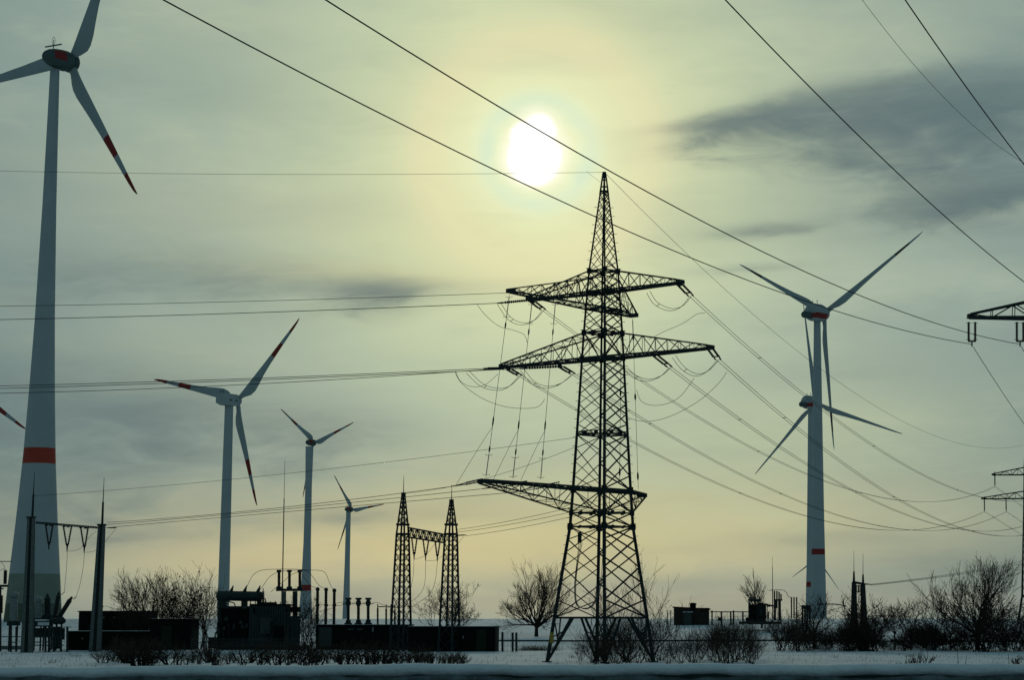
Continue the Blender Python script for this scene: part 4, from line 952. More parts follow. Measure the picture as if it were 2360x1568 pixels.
def power_transformer(name, label, d, X, Yr, s, full=True):
    """X, Yr: map local picture offsets; s scale"""
    t = thing(name, label, 'transformer', P(X(590), Yr(1504), d))
    def B(a, b, c, e, off, dep, mb): mb.box(*bx(X(a), X(b), Yr(c), Yr(e), d+off*s, dep*s))
    mb = MB(); B(502, 575, 1398, 1500, 1, 4, mb); B(575, 654, 1393, 1500, 0, 4.5, mb)
    for i in range(14): B(583+i*5.4, 585.2+i*5.4, 1398, 1480, -.25, .24, mb)
    mb.build('tank', M['trafo'], t)
    mb = MB()
    for i in range(10): B(508+i*6.4, 511.5+i*6.4, 1408, 1470, .3, .66, mb)
    B(505, 572, 1403, 1407, .2, .7, mb); B(505, 572, 1471, 1475, .2, .7, mb)
    mb.build('radiator', M['box'], t)
    mb = MB(); a = P(X(500), Yr(1374), d+2*s); b = P(X(604), Yr(1376), d+2*s); L = (b-a).length; r = 11.5*d/F*s if False else (P(0, Yr(1374)+11.5*(X(1)-X(0)), d)-P(0, Yr(1374), d)).length
    mb.lathe(a, b-a, [(0, r*.6), (.02*L, r*.95), (.03*L, r), (.5*L, r), (.51*L, r*1.02), (.97*L, r), (.985*L, r*.95), (L, r*.6)], 24); mb.build('oil_conservator', M['trafo'], t, True)
    mb = MB(); B(503, 520, 1383, 1400, 1.8, .8, mb); B(556, 568, 1383, 1400, 1.8, .8, mb); B(592, 600, 1383, 1400, 1.8, .8, mb); mb.build('support', M['trafo'], t)
    mb = MB(); B(598, 632, 1389, 1393.5, 1, 2, mb); B(575, 668, 1393.5, 1397, -.3, 5, mb); B(660, 690, 1400, 1412, .6, 1, mb); mb.build('tank_cover', M['box'], t)
    for (bx_, r0, r1) in ((606.5, 1364, 1392),):
        mb = MB(); ribbed(mb, P(X(bx_), Yr(r1), d+1), P(X(bx_), Yr(r0), d+1), .26*s, 10); mb.quadbar(P(X(bx_), Yr(r0+1), d+1), P(X(bx_), Yr(r0-7), d+1), .12*s); mb.build('bushing', M['insul'], t)
    for bx_ in (535, 566, 597): mb = MB(); mb.lathe(P(X(bx_-3), Yr(1366), d+2*s), (.35, 0, 1), [(0, .3*s), (.4*s, .22*s), (.9*s, .1*s), (1.1*s, .05*s)], 8); mb.build('bushing', M['insul'], t)
    for i, pp in enumerate(([(604, 1376), (612, 1384), (612, 1398)], [(520, 1386), (540, 1392), (540, 1404)], [(640, 1396), (662, 1398), (666, 1440)], [(505, 1455), (496, 1462), (494, 1498)])):
        mb = MB(); mb.tube(smooth([P(X(a_), Yr(b_), d+.5*s-(.6 if i > 1 else 0)) for a_, b_ in pp]), .09*s, 6); mb.build('pipe', M['trafo'], t)
    rc = random.Random(12)
    for i in range(26):
        mb = MB(); x_ = rc.uniform(500, 665); y_ = rc.uniform(1400, 1492); w_ = rc.uniform(2, 9); h_ = rc.uniform(3, 16)
        if i % 3 == 0: mb.tube(smooth([P(X(x_), Yr(y_), d-.5*s), P(X(x_+w_), Yr(y_+h_*.3), d-.7*s), P(X(x_+w_), Yr(min(1503, y_+h_+14)), d-.6*s)]), .055*s, 5); mb.build('pipe', M['steel'], t)
        elif i % 3 == 1: B(x_, x_+w_*.7, y_, min(1503, y_+h_), -.6-i*.01, .5, mb); mb.build('fitting', M['box' if i % 2 else 'trafo'], t)
        else: mb.lathe(P(X(x_), Yr(y_), d-.4*s), (0, -1, .3), [(0, .12*s), (.1, .28*s), (.3, .28*s), (.35, .12*s)], 8); mb.build('valve', M['trafo'], t)
    for i in range(7): mb = MB(); x_ = 577+i*11.5; mb.quadbar(P(X(x_), Yr(1393), d+2), P(X(x_), Yr(1393-rc.uniform(3, 9)), d+2), .12*s); mb.build('fitting', M['trafo'], t)
    mb = MB()
    for xx in (660, 667): mb.quadbar(P(X(xx), Yr(1400), d), P(X(xx), Yr(1504), d), .12*s)
    for r_ in range(1408, 1500, 8): mb.quadbar(P(X(660), Yr(r_), d), P(X(667), Yr(r_), d), .07*s)
    mb.build('ladder', M['steel'], t)
    for (a_, b_, c_, e_) in ((600, 622, 1425, 1462), (668, 680, 1440, 1475)): mb = MB(); B(a_, b_, c_, e_, -.62, .58, mb); mb.build('control_box', M['door'] if a_ == 600 else M['box'], t)
    mb = MB(); B(495, 690, 1499, 1508, -.3, 5.5, mb); B(480, 506, 1470, 1496, .4, 2, mb); B(630, 650, 1445, 1478, -1, .9, mb); mb.build('plinth', M['box'], t)
    return t
idt = lambda v: v
power_transformer('power_transformer', 'large dark power transformer with a barrel-shaped oil tank on top', 333, idt, idt, 1.0)
# firewall column right of it
mb = MB(); pbox(mb, 669, 687, 1421, 1505, 331, 1.2); tag(mb.build('concrete_column', M['darkconc'], None, origin=P(680, 1505, 331)), 'thick black column right of the large transformer', 'column')
def busbar_frame():
    t = thing('busbar_support', 'steel frame carrying three black post insulators above the large transformer', 'busbar support', P(668, 1500, 336))
    mb = MB(); pbox(mb, 636, 696, 1357.5, 1363.5, 336, .6); mb.build('beam', M['steel'], t)
    for x, xb, r1, m_ in ((654, 652.5, 1504, 'tower'), (680, 680, 1504, 'steel')):
        mb = MB(); a, b = P(x, 1364, 336.3), P(xb, r1, 336.3); mb.quadbar(a, b, .62); mb.build('leg', M['concrete'] if m_ == 'tower' else M['steel'], t)
    for x in (643, 667, 691):
        mb = MB(); ribbed(mb, P(x, 1357, 336.3), P(x, 1318, 336.3), .24, 14, .82); mb.quadbar(P(x, 1320, 336.3), P(x, 1314.5, 336.3), .6); mb.quadbar(P(x, 1357.5, 336.3), P(x, 1353, 336.3), .7); mb.build('post_insulator', M['insul'], t)
    G = 'curved busbar connections above the large transformer'
    jumper('curved cable over the transformer and insulators, outermost arch', [(563, 1368), (573, 1345), (585, 1325), (605, 1315), (640, 1313), (680, 1313), (713, 1315), (738, 1316), (750, 1322), (758, 1340), (765, 1356), (773, 1360)], 336.5, .035, 0, G)
    jumper('curved cable over the transformer and insulators, middle arch', [(594, 1367), (606, 1352), (620, 1332), (640, 1320), (668, 1316), (706, 1317), (722, 1332), (735, 1350), (749, 1358)], 336.8, .035, 0, G)
    jumper('curved cable over the transformer and insulators, innermost arch', [(624, 1366), (640, 1352), (655, 1340), (668, 1328), (690, 1320), (703, 1335), (715, 1350), (730, 1357)], 337.1, .035, 0, G)
busbar_frame()
def rod(label, xt, rt, xb, rb, d, w0, w1, name='lightning_rod'):
    mb = MB(); b = P(xb, rb, d); b.z = ground_z(b.x, d)-.1; mid = P((xt+xb)/2, (rt+rb)/2, d)
    mb.quadbar(b, P(xb+(xt-xb)*.35, rb+(rt-rb)*.35, d), w0, w0, n=8); mb.quadbar(P(xb+(xt-xb)*.35, rb+(rt-rb)*.35, d), P(xb+(xt-xb)*.8, rb+(rt-rb)*.8, d), w0*.7, w0*.55, n=8); mb.quadbar(P(xb+(xt-xb)*.8, rb+(rt-rb)*.8, d), P(xt, rt, d), w0*.3, w1, n=6)
    tag(mb.build(name, M['steel'], None, origin=b), label, 'lightning rod')
rod('tall thin lightning rod rising between two wind turbines on the left', 656.5, 1062, 648, 1500, 337, .26, .05)
rod('thin lightning rod left of the tall right wind turbine', 1780, 1284, 1781, 1400, 470, .22, .06)
# post insulators and current transformers on the hall roof
GP = 'post insulators on the switchgear cabin roof'
for i, (x, rt) in enumerate(((732, 1357), (751.5, 1358), (770.5, 1360))):
    a = P(x-1, 1441, 335.5); t = thing('post_insulator', 'tall black post insulator on the cabin roof, %s of the three tallest' % ('left', 'middle', 'right')[i], 'insulator', a, GP)
    mb = MB(); ribbed(mb, a, P(x, rt+3, 335.5), .24, 18, .85); mb.build('insulator_body', M['insul'], t); mb = MB(); mb.lathe(P(x, rt+5, 335.5), (0, 0, 1), [(0, .28), (.15, .32), (.35, .28), (.5, .1)], 10); mb.lathe(P(x, 1399, 335.5), (0, 0, 1), [(0, .22), (.1, .3), (.3, .3), (.4, .22)], 10); mb.build('cap', M['steel'], t)
for i, x in enumerate((802.5, 826, 848.5)):
    a = P(x, 1442, 335.5); t = thing('current_transformer', 'mushroom-headed current transformer on the cabin roof, %s of three' % ('left', 'middle', 'right')[i], 'current transformer', a, 'current transformers on the switchgear cabin roof')
    mb = MB(); mb.lathe(a, (0, 0, 1), [(0, .6), (.3, .6), (.35, .42), (.8, .36)], 12); mb.build('base', M['steel'], t)
    mb = MB(); ribbed(mb, P(x, 1432, 335.5), P(x, 1397, 335.5), .25, 12, .8); mb.build('insulator_body', M['insul'], t)
    z = 335.5/F; q = P(x, 1398, 335.5); mb = MB(); mb.lathe(q, (0, 0, 1), [(0, 4*z), (2*z, 5*z), (7*z, 6.2*z), (11*z, 5.6*z), (13*z, 3.8*z), (14*z, 3.6*z), (14.5*z, 6.6*z), (15*z, 7.2*z), (18.6*z, 7.2*z), (19*z, 6.6*z)], 16); mb.build('head', M['trafo'], t)
    mb = MB(); mb.quadbar(P(x-13, 1393, 335.5), P(x+13, 1393, 335.5), .12, n=6); mb.build('terminal', M['steel'], t)
for i, (x, rt) in enumerate(((870.5, 1393), (890, 1394), (901, 1394), (910, 1396), (921, 1398))):
    a = P(x, 1441, 335); t = thing('post_insulator', 'short slim post insulator on the cabin roof, %s from the left of the short row' % ('first', 'second', 'third', 'fourth', 'fifth')[i], 'insulator', a, GP)
    mb = MB(); ribbed(mb, a, P(x, rt+10, 335), .17, 12, .7); mb.build('insulator_body', M['insul'], t); mb = MB(); mb.quadbar(P(x, rt+11, 335), P(x, rt, 335), .14); mb.build('cap', M['steel'], t)
mb = MB(); mb.quadbar(P(870, 1399.5, 335), P(888, 1399.5, 335), .15); mb.quadbar(P(890, 1400, 335), P(921, 1401, 335), .15); tag(mb.build('busbar', M['steel'], None, origin=P(870, 1399, 335)), 'short tube joining the small post insulators on the cabin roof', 'busbar')
G = 'slack connections along the cabin roof'
for pix, nm in (([(735, 1396), (745, 1394), (751, 1396), (770, 1396), (783, 1397), (795, 1393)], 'from the tall posts'),
                ([(772, 1393), (783, 1390), (797, 1389)], 'rising to the leftmost transformer head'),
                ([(812, 1391), (818, 1389), (826, 1391)], 'between the left and middle round heads'),
                ([(836, 1391), (842, 1390), (848, 1391)], 'between the middle and right round heads'),
                ([(858, 1391), (870, 1390), (885, 1396), (900, 1398), (908, 1397)], 'curving down to the lattice tower')):
    jumper('slack cable %s' % nm, pix, 335.5, .03, 0, G)
# ---- left edge switchgear
def breaker(label, cx, base_row, top_row, d, tilt=0, s=1.0, head=True):
    a = P(cx, base_row, d); t = thing('circuit_breaker', label, 'circuit breaker', a, 'switchgear at the left edge')
    zz = d/F; gz = ground_z(a.x, d)
    mb = MB(); 
    for x in (-9, 9): mb.quadbar((a.x+x*zz*s, d, gz-.1), (a.x+x*zz*s, d, a.z-.5), .2)
    mb.quadbar((a.x-9*zz*s, d, gz+1.3), (a.x+9*zz*s, d, gz+1.3), .12); mb.build('support', M['steel'], t)
    mb = MB(); mb.obox(a, (1, 0), 12*zz*s, .7, -9*zz, 0); mb.obox(a, (1, 0), 9*zz*s, .5, 0, 2*zz); mb.build('drive_box', M['trafo'], t)
    top = P(cx+tilt, top_row, d); mb = MB(); ribbed(mb, a, top, .62*s, 12, .86, 12); mb.build('insulator_body', M['paleequip'] if head else M['trafo'], t)
    dd = (top-a).normalized(); mb = MB(); mb.lathe(top, dd, [(0, .4*s), (.1, .72*s), (.5, .78*s), (.7, .6*s), (.9, .1*s)] if head else [(0, .4*s), (.3, .3*s), (.6, .1*s)], 14); mb.build('head', M['paleequip'] if head else M['trafo'], t)
breaker('pale round-headed current transformer left of the concrete gantry post', 52, 1380+0, 1266+0+0 if False else 1279+0, 331) if False else None
breaker('pale round-headed switchgear column left of the left gantry post', 51, 1378, 1273, 331) if False else None
zr = lambda z: 1238.3+z*.2104   # rows of the enlarged crop of the left edge
zx = lambda z: z*.2104
breaker('pale switchgear column with a flat round head, left of the left gantry post', zx(150), zr(930), zr(665), 331, 0, 1.0)
breaker('pale switchgear column with a small round head, right of the left gantry post', zx(418), zr(900), zr(715), 333, 0, .8)
breaker('tapered grey switchgear column between the gantry posts', zx(520), zr(860), zr(665), 334, 0, .8, False)
breaker('grey switchgear column leaning steeply right between the gantry posts', zx(650), zr(880), zr(690), 335, zx(118), .62, False)
breaker('grey switchgear column half hidden, leaning slightly right beside the steep one', zx(600), zr(875), zr(640), 338, zx(40), .6, False)
jumper('short bent connector on top of the steeply leaning switchgear column', [(zx(770), zr(685)), (zx(790), zr(672)), (zx(808), zr(680)), (zx(828), zr(655))], 334, .05)
jumper('short bent connector on top of the half hidden switchgear column', [(zx(645), zr(632)), (zx(680), zr(630)), (zx(695), zr(615)), (zx(705), zr(605))], 336, .05)
def leftedge():
    t = thing('disconnector', 'dark disconnector frame with an upright black insulator, cut by the left edge', 'switchgear', P(2, 1500, 330), 'switchgear at the left edge')
    mb = MB(); pbox(mb, -30, zx(78), zr(525), zr(550), 330, .6); pbox(mb, -30, zx(30), zr(560), zr(575), 330, .4)
    for x in (-20, zx(2)): ppost(mb, x, zr(550), x, 1503, 330.3, .3)
    mb.quadbar(P(-30, zr(268), 330), P(zx(128), zr(270), 330), .12); mb.build('frame', M['steel'], t)
    mb = MB(); ribbed(mb, P(zx(55), zr(520), 330.3), P(zx(60), zr(365), 330.3), .30, 10, .75); mb.build('post_insulator', M['insul'], t)
    mb = MB(); ribbed(mb, P(zx(5), zr(840), 330.3), P(zx(8), zr(640), 330.3), .40, 10, .75); mb.build('post_insulator', M['insul'], t)
    mb = MB(); mb.tube(smooth([P(zx(60), zr(365), 330.3), P(zx(40), zr(352), 330.3), P(zx(10), zr(365), 330.3), P(-6, zr(390), 330.3)]), .03, 4); mb.tube(smooth([P(zx(58), zr(360), 330.3), P(zx(40), zr(310), 330.3), P(zx(5), zr(268), 330.3)]), .03, 4); mb.build('lead', M['wire'], t)
    # operating frame in front
    t = thing('equipment_table', 'low steel table of drive boxes with snow on top between the gantry posts', 'switchgear', P(zx(600), zr(1270), 329))
    mb = MB()
    for x in (zx(120), zx(180), zx(537), zx(590), zx(670), zx(738), zx(500)): mb = MB(); ppost(mb, x, zr(985), x-.5, zr(1262), 329, .26); mb.build('leg', M['steel'], t)
    for a, b, r in ((370, 700, 1187), (0, 225, 1096)): mb = MB(); mb.quadbar(P(zx(a), zr(r), 329), P(zx(b), zr(r), 329), .13); mb.build('rail', M['steel'], t)
    mb = MB(); pbox(mb, zx(370), zx(545), zr(925), zr(985), 329.5, 1.6); pbox(mb, zx(655), zx(750), zr(985), zr(993), 329, 1.5); pbox(mb, zx(385), zx(540), zr(1000), zr(1105), 330.5, 1.2); pbox(mb, zx(580), zx(640), zr(985), zr(1230), 330, 1); pbox(mb, zx(650), zx(690), zr(1000), zr(1130), 330.5, .8)
    mb.build('drive_box', M['trafo'], t)
    mb = MB(); rnd = random.Random(9)
    for i in range(9):
        x = zx(560+i*16); q = P(x, zr(945+rnd.random()*20), 330); mb.lathe(q, (rnd.random()*.4, 0, 1), [(0, .2), (.2, .42), (.6, .4), (.8, .15)], 8)
    mb.build('valve_cluster', M['trafo'], t)
    mb = MB(); pbox(mb, zx(415), zx(535), zr(960)-5, zr(995)-5, 329.3, 1.6); pbox(mb, zx(385), zx(495), zr(905), zr(922), 329.4, 1.7); mb.build('snow_cover', M['snowcap'], t)
    t = thing('low_wall', 'low grey plinth of a building half buried in snow behind the left gantry post', 'plinth', P(20, zr(1230), 345))
    mb = MB(); mb.box(*bx(-40, zx(230), zr(1198), zr(1262), 340, 3)); mb.build('wall', M['concrete'], t)
leftedge()
# ---------------------------------------------------------------- right-hand substation
def right_station():
    d = 500
    x0, x1, y0, y1, z0, z1 = bx(1553, 1633.5, 1399, 1442, d, 9); z0 = ground_z(x0, d)-.2
    t = thing('brick_shed', 'small dark flat-roofed shed with a grey door on the snowy rise at the right', 'shed', ((x0+x1)/2, d, z0))
    k = .8
    mb = MB(); mb.box(x0, x1, y0, y1, z0, z1-.3)
    for i in range(12): x = x0+(x1-x0)*(.45+.55*i/12); mb.box(x, x+.12, y0-.06, y0-.003, z0, z1-.4)
    mb.build('wall', M['brown'], t)
    mb = MB(); mb.v += [Vector(v) for v in ((x0-.3, y0-.4, z1-.3), (x1+.3, y0-.4, z1-.75), (x1+.3, y1+.3, z1-.75), (x0-.3, y1+.3, z1-.3), (x0-.3, y0-.4, z1), (x1+.3, y0-.4, z1-.45), (x1+.3, y1+.3, z1-.45), (x0-.3, y1+.3, z1))]
    for f in ((0, 3, 2, 1), (4, 5, 6, 7), (0, 1, 5, 4), (1, 2, 6, 5), (2, 3, 7, 6), (3, 0, 4, 7)): mb.f.append(f); mb.mi.append(0)
    mb.build('roof', M['box'], t)
    mb = MB(); q = P(1597, 1398, d+3); mb.lathe(q-Vector((0, 0, .4)), (0, 0, 1), [(0, .7), (.7, .7), (.75, .85), (1.0, .8), (1.15, .3)], 10); mb.build('roof_vent', M['box'], t)
    q = bx(1576, 1594, 1412.5, 1441, d, 1); mb = MB(); mb.box(q[0], q[1], y0-1.2, y0-.07, z0, q[5]); mb.build('door', M['door'], t)
    mb = MB(); mb.box(q[0]-.3, q[1]+.3, y0-1.4, y0-.06, q[5]+.005, q[5]+.15); mb.build('door_canopy', M['snowcap'], t)
    power_transformer('power_transformer', 'dark transformer with a box tank on top, small and far, behind the right hedge', 470,
                      lambda v: 1722+(v-500)*.44*.62 if False else 1724+(v-500)*.27, lambda r: 1379+(r-1362)*.42, .5)
    t = thing('oil_pit_edge', 'long dark low kerb beneath the far transformer on the right', 'kerb', P(1760, 1439, 465)); mb = MB(); mb.box(*bx(1703, 1800, 1433.5, 1439.5, 462, 8)); mb.build('kerb', M['trafo'], t)
    t = thing('busbar_support', 'small distant frame of four upright insulators beside the far lightning rod', 'busbar support', P(1790, 1420, 470))
    mb = MB()
    for x, r0, r1 in ((1785, 1363, 1403), (1790.5, 1363, 1403), (1795.5, 1365, 1403), (1800, 1370, 1384)): ppost(mb, x, r0, x, r1, 470, .32)
    pbox(mb, 1783, 1803, 1382, 1386, 469.7, .8); ppost(mb, 1786, 1386, 1786, 1432, 470, .5); ppost(mb, 1796.5, 1386, 1797, 1432, 470, .6); mb.quadbar(P(1755, 1393, 469), P(1790, 1399, 469), .35); mb.build('frame', M['steel'], t)
    mb = MB(); mb.tube(smooth([P(1772, 1362, 470), P(1785, 1361, 470), P(1803, 1361, 470), P(1812, 1366, 470), P(1816, 1375, 470), P(1822, 1378, 470)]), .06, 4); mb.build('busbar', M['wire'], t)
    for i, x in enumerate((1824, 1830, 1836)):
        mb = MB(); ribbed(mb, P(x, 1426, 470), P(x, 1377, 470), .17, 14, .8); tag(mb.build('post_insulator', M['insul'], None, origin=P(x, 1426, 470)), 'thick black upright post left of the tall right wind turbine tower, %s of three' % ('left', 'middle', 'right')[i], 'insulator', 'three upright posts left of the turbine tower')
    t = thing('busbar_support', 'dark table-like frame on four legs directly in front of the right turbine tower', 'busbar support', P(1855, 1430, 470)); mb = MB()
    pbox(mb, 1847, 1868, 1396, 1405, 470, 1.5)
    for x in (1849.5, 1855, 1860.5, 1866): ppost(mb, x, 1404, x, 1440, 470.5, .35)
    mb.build('frame', M['steel'], t)
    # twin masts with a crossbar
    t = thing('mast_gantry', 'pair of tapering black masts joined near the top, right of the tall turbine', 'gantry', P(1975, 1480, 420))
    for x, xb, r0, rt in ((1968, 1969, 1318, 1270), (1989, 1991.5, 1325, 1277)):
        mb = MB(); b = P(xb, 1470, 420); mb.quadbar(b, P(x, r0+24, 420), 1.65, .85, n=8); mb.quadbar(P(x, r0+24, 420), P(x, r0, 420), .5, .3, n=8); mb.quadbar(P(x, r0, 420), P(x, rt, 420), .12, .05, n=6); mb.build('mast', M['darkconc'], t)
    mb = MB(); mb.quadbar(P(1968, 1343, 420), P(1989, 1347, 420), .45); mb.quadbar(P(1989, 1347, 420), P(2008, 1348, 419), .35, .12); mb.build('crossbeam', M['steel'], t)
    mb = MB()
    for x in (1973, 1979, 1984.5): ribbed(mb, P(x, 1349, 420), P(x, 1367, 420), .25, 6)
    mb.build('insulator_body', M['insul'], t)
    for i, s in enumerate((-1.3, 0, 1.3)):
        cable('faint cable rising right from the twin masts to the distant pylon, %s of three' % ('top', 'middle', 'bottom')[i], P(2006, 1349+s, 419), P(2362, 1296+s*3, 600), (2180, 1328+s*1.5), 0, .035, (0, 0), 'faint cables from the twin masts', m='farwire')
    mb = MB(); a = P(1885, 1394, 440); mb.tube(smooth([P(1884, 1396, 440), P(1888, 1394, 440), P(1925, 1394, 440), P(1950, 1398, 440)]), .12, 5); tag(mb.build('busbar', M['steel'], None, origin=a), 'thin level bar right of the turbine tower above the hedge', 'busbar')
right_station()
# ---------------------------------------------------------------- fences
def fence(label, pts, d, rows, posts, rail_rows, wire_rows=(), pm='steel', w=.22):
    a = P(posts[0][0], rows[1], d); t = thing('fence', label, 'fence', a, None)
    for (x, r0, r1) in posts: mb = MB(); q = P(x, r1, d); q.z = ground_z(q.x, d)-.1; mb.quadbar(q, P(x, r0, d), w); mb.build('post', M[pm], t)
    if rail_rows:
        mb = MB()
        for r in rail_rows: mb.quadbar(P(pts[0], r, d), P(pts[1], r, d), w*.55)
        mb.build('rail', M[pm], t)
    if wire_rows:
        mb = MB()
        for r in wire_rows: mb.quadbar(P(pts[0], r, d), P(pts[1], r, d), .035)
        n = int(abs(P(pts[1], 0, d).x-P(pts[0], 0, d).x)/.45)
        for i in range(n): x = pts[0]+(pts[1]-pts[0])*i/n; mb.quadbar(P(x, wire_rows[0], d), P(x, wire_rows[-1], d), .022)
        mb.build('wire_mesh', M['farwire'], t)
fence('wire fence with three dark posts right of the green cabin', (1142, 1184), 318, (1458, 1511), [(1158, 1458, 1511), (1181.5, 1459, 1511), (1190, 1459, 1511)], (), (1460, 1474, 1488, 1502), w=.3)
fence('wire fence and gate with dark posts beside the small shed on the right', (1636, 1760), 500, (1410, 1441), [(1641, 1408, 1441), (1663, 1410, 1441), (1684, 1412, 1441), (1690.5, 1408, 1441), (1712, 1412, 1441)], (1411,), (1413, 1422, 1432), w=.35)
fence('bit of pale wire fence at the left wall of the small shed', (1538, 1551), 500, (1408, 1441), [(1538, 1408, 1441), (1546, 1408, 1441)], (), (1409, 1417, 1425, 1433, 1440), 'farwire', .2)
fence('low rail fence running through the bushes left of the switchgear cabin', (441, 735), 328, (1465, 1504), [(x, 1472, 1504) for x in (441, 470, 500, 560, 620, 665, 700, 718)], (1482,), (1474, 1490), w=.16)
fence('low rail fence under the gantry at the far left', (-5, 156), 327, (1468, 1502), [(zx(120), zr(970), zr(1262)), (zx(540), zr(985), zr(1262)), (zx(738), zr(985), zr(1265))], (), (1469, 1480, 1490), w=.24)
mb = MB(); pbox(mb, 1655, 1664, 1424, 1432, 499, .5); tag(mb.build('meter_box', M['box'], None, origin=P(1660, 1432, 499)), 'dark box mounted on the gate posts right of the small shed', 'box')
# ---------------------------------------------------------------- vegetation
def grow(rnd, h, spread, levels_, nb, lean=0.0, up=.25, r0=.22, trunk=.18, bend=.25, minr=.018, shape=1.0):
    """returns (trunk segments, twig segments): each a list of points with radii"""
    big, small = [], []
    def branch(p, d, L, r, lv):
        n = 4 if lv < 2 else 3; pts = [p.copy()]; q = p.copy(); dd = d.copy()
        for i in range(n):
            dd = (dd + Vector((rnd.uniform(-bend, bend), rnd.uniform(-bend, bend), rnd.uniform(-bend, bend)*.6 + up*.25))).normalized()
            q = q + dd*L/n; pts.append(q.copy())
        rad = [max(minr*.75, r*(1-.55*i/n)) for i in range(n+1)]
        (big if lv < 2 else small).append((pts, rad))
        if lv >= levels_: return
        k = nb[min(lv, len(nb)-1)]
        for i in range(k):
            t = rnd.uniform(.3, 1.0) if i else 1.0
            j = min(n-1, int(t*n)); f = t*n-j; pp = pts[j].lerp(pts[j+1], f)
            base = (pts[j+1]-pts[j]).normalized()
            ax = base.orthogonal().normalized(); ax.rotate(Matrix.Rotation(rnd.uniform(0, 2*pi), 3, base))
            nd = (base*cos(a_ := rnd.uniform(.35, 1.0)*spread) + ax*sin(a_)).normalized(); nd.z += up*.3; nd.normalize()
            branch(pp, nd, L*rnd.uniform(.55, .82), max(minr, r*(.62 if i else .7)*(1-.35*t)), lv+1)
    return big, small, branch
def tree_mesh(seed, h, spread=.8, levels_=5, nb=(7, 4, 4, 3, 3), r0=.22, trunkf=.17, mains=7, up=.25, fan=1.0, minr=.02, bend=.25, lean=0):
    rnd = random.Random(seed); big, small, branch = grow(rnd, h, spread, levels_, nb, r0=r0, up=up, minr=minr, bend=bend)
    top = Vector((lean*.2, 0, h*trunkf)); big.append(([Vector((0, 0, -.4)), Vector((0, 0, h*trunkf*.5)), top], [r0*1.25, r0, r0*.9]))
    for i in range(mains):
        a = 2*pi*i/mains+rnd.uniform(-.3, .3); tilt = rnd.uniform(.15, 1.0)*fan
        d = Vector((sin(tilt)*cos(a)+lean, sin(tilt)*sin(a), cos(tilt))).normalized()
        branch(top-Vector((0, 0, rnd.uniform(0, .3)*h*trunkf)), d, h*rnd.uniform(.36, .46)*(1-.12*tilt), r0*.55, 1)
    return big, small
def mesh_of(segs, sides):
    mb = MB()
    for pts, rad in segs: mb.tube(pts, rad, sides)
    return mb
def leaves(mb, rnd, segs, n, size):
    for i in range(n):
        pts, _ = rnd.choice(segs); p = rnd.choice(pts[1:]); k = len(mb.v); a = Vector((rnd.uniform(-1, 1), rnd.uniform(-1, 1), rnd.uniform(-1, 1))).normalized()*size; b = a.orthogonal().normalized()*size*rnd.uniform(.4, .9)
        mb.v += [p-a, p+b*.8, p+a, p-b*.8]; mb.f.append((k, k+1, k+2, k+3)); mb.mi.append(0)
def make_tree(name, label, loc, seed, h, group=None, leafn=0, leafs=.12, cat='tree', **kw):
    t = thing(name, label, cat, (0, 0, 0), group); t.location = loc
    big, small = tree_mesh(seed, h, **kw)
    mesh_of(big, 5).build('trunk', M['bark'], t); mesh_of(small, 3).build('crown', M['twig'], t)
    if leafn: mb = MB(); leaves(mb, random.Random(seed), small, leafn, leafs); mb.build('leaves', M['leaf'], t)
    return t
def gp(px, d, dz=0): x = P(px, 1430, d).x; return Vector((x, d, ground_z(x, d)+dz))
mp = lambda px, d: px*d/F
make_tree('bare_tree', 'bare round-crowned tree left of the central pylon standing alone in the snow', gp(1237, 428), 11, mp(141, 428), r0=.36, trunkf=.19, mains=13, fan=1.55, levels_=5, nb=(5, 5, 4, 3, 3), spread=.6, minr=.024, bend=.16, up=.2)
make_tree('bare_tree', 'bare bushy tree with a few dead leaves behind the lattice gantry', gp(1036, 345), 23, mp(135, 345), leafn=260, leafs=.13, r0=.20, trunkf=.2, mains=8, fan=1.15, levels_=5, nb=(5, 4, 3, 3, 3), spread=.8, minr=.022)
make_tree('bare_tree', 'large bare spreading tree above the hedge near the right edge', gp(2252, 335), 19, mp(190, 335), r0=.34, trunkf=.2, mains=10, fan=1.15, levels_=5, nb=(5, 4, 4, 3, 3), spread=.62, minr=.023, up=.24, bend=.2)
make_tree('bare_tree', 'bare tree leaning left behind the far transformer on the right', gp(1756, 480), 31, mp(112, 480), r0=.22, trunkf=.2, mains=6, fan=.7, levels_=4, nb=(5, 4, 4, 3), spread=.55, minr=.035, lean=-.35)
make_tree('bare_tree', 'short dark bare tree right in front of the tall right turbine tower', gp(1877, 345), 41, mp(104, 345), leafn=150, r0=.2, trunkf=.35, mains=6, fan=1.2, levels_=4, nb=(5, 4, 4, 3), spread=.9, minr=.03)
make_tree('bare_tree', 'slender bare tree in the hedge left of the large spreading tree', gp(2155, 333), 43, mp(118, 333), r0=.15, trunkf=.3, mains=5, fan=.8, levels_=4, nb=(4, 4, 4, 3), spread=.7, minr=.024)
make_tree('bare_tree', 'feathery bare tree left of the large dark transformer, tallest of its clump', gp(338, 345), 49, mp(160, 345), leafn=60, r0=.2, trunkf=.3, mains=9, fan=1.25, levels_=5, nb=(5, 4, 3, 3, 3), spread=.6, bend=.18, minr=.022)
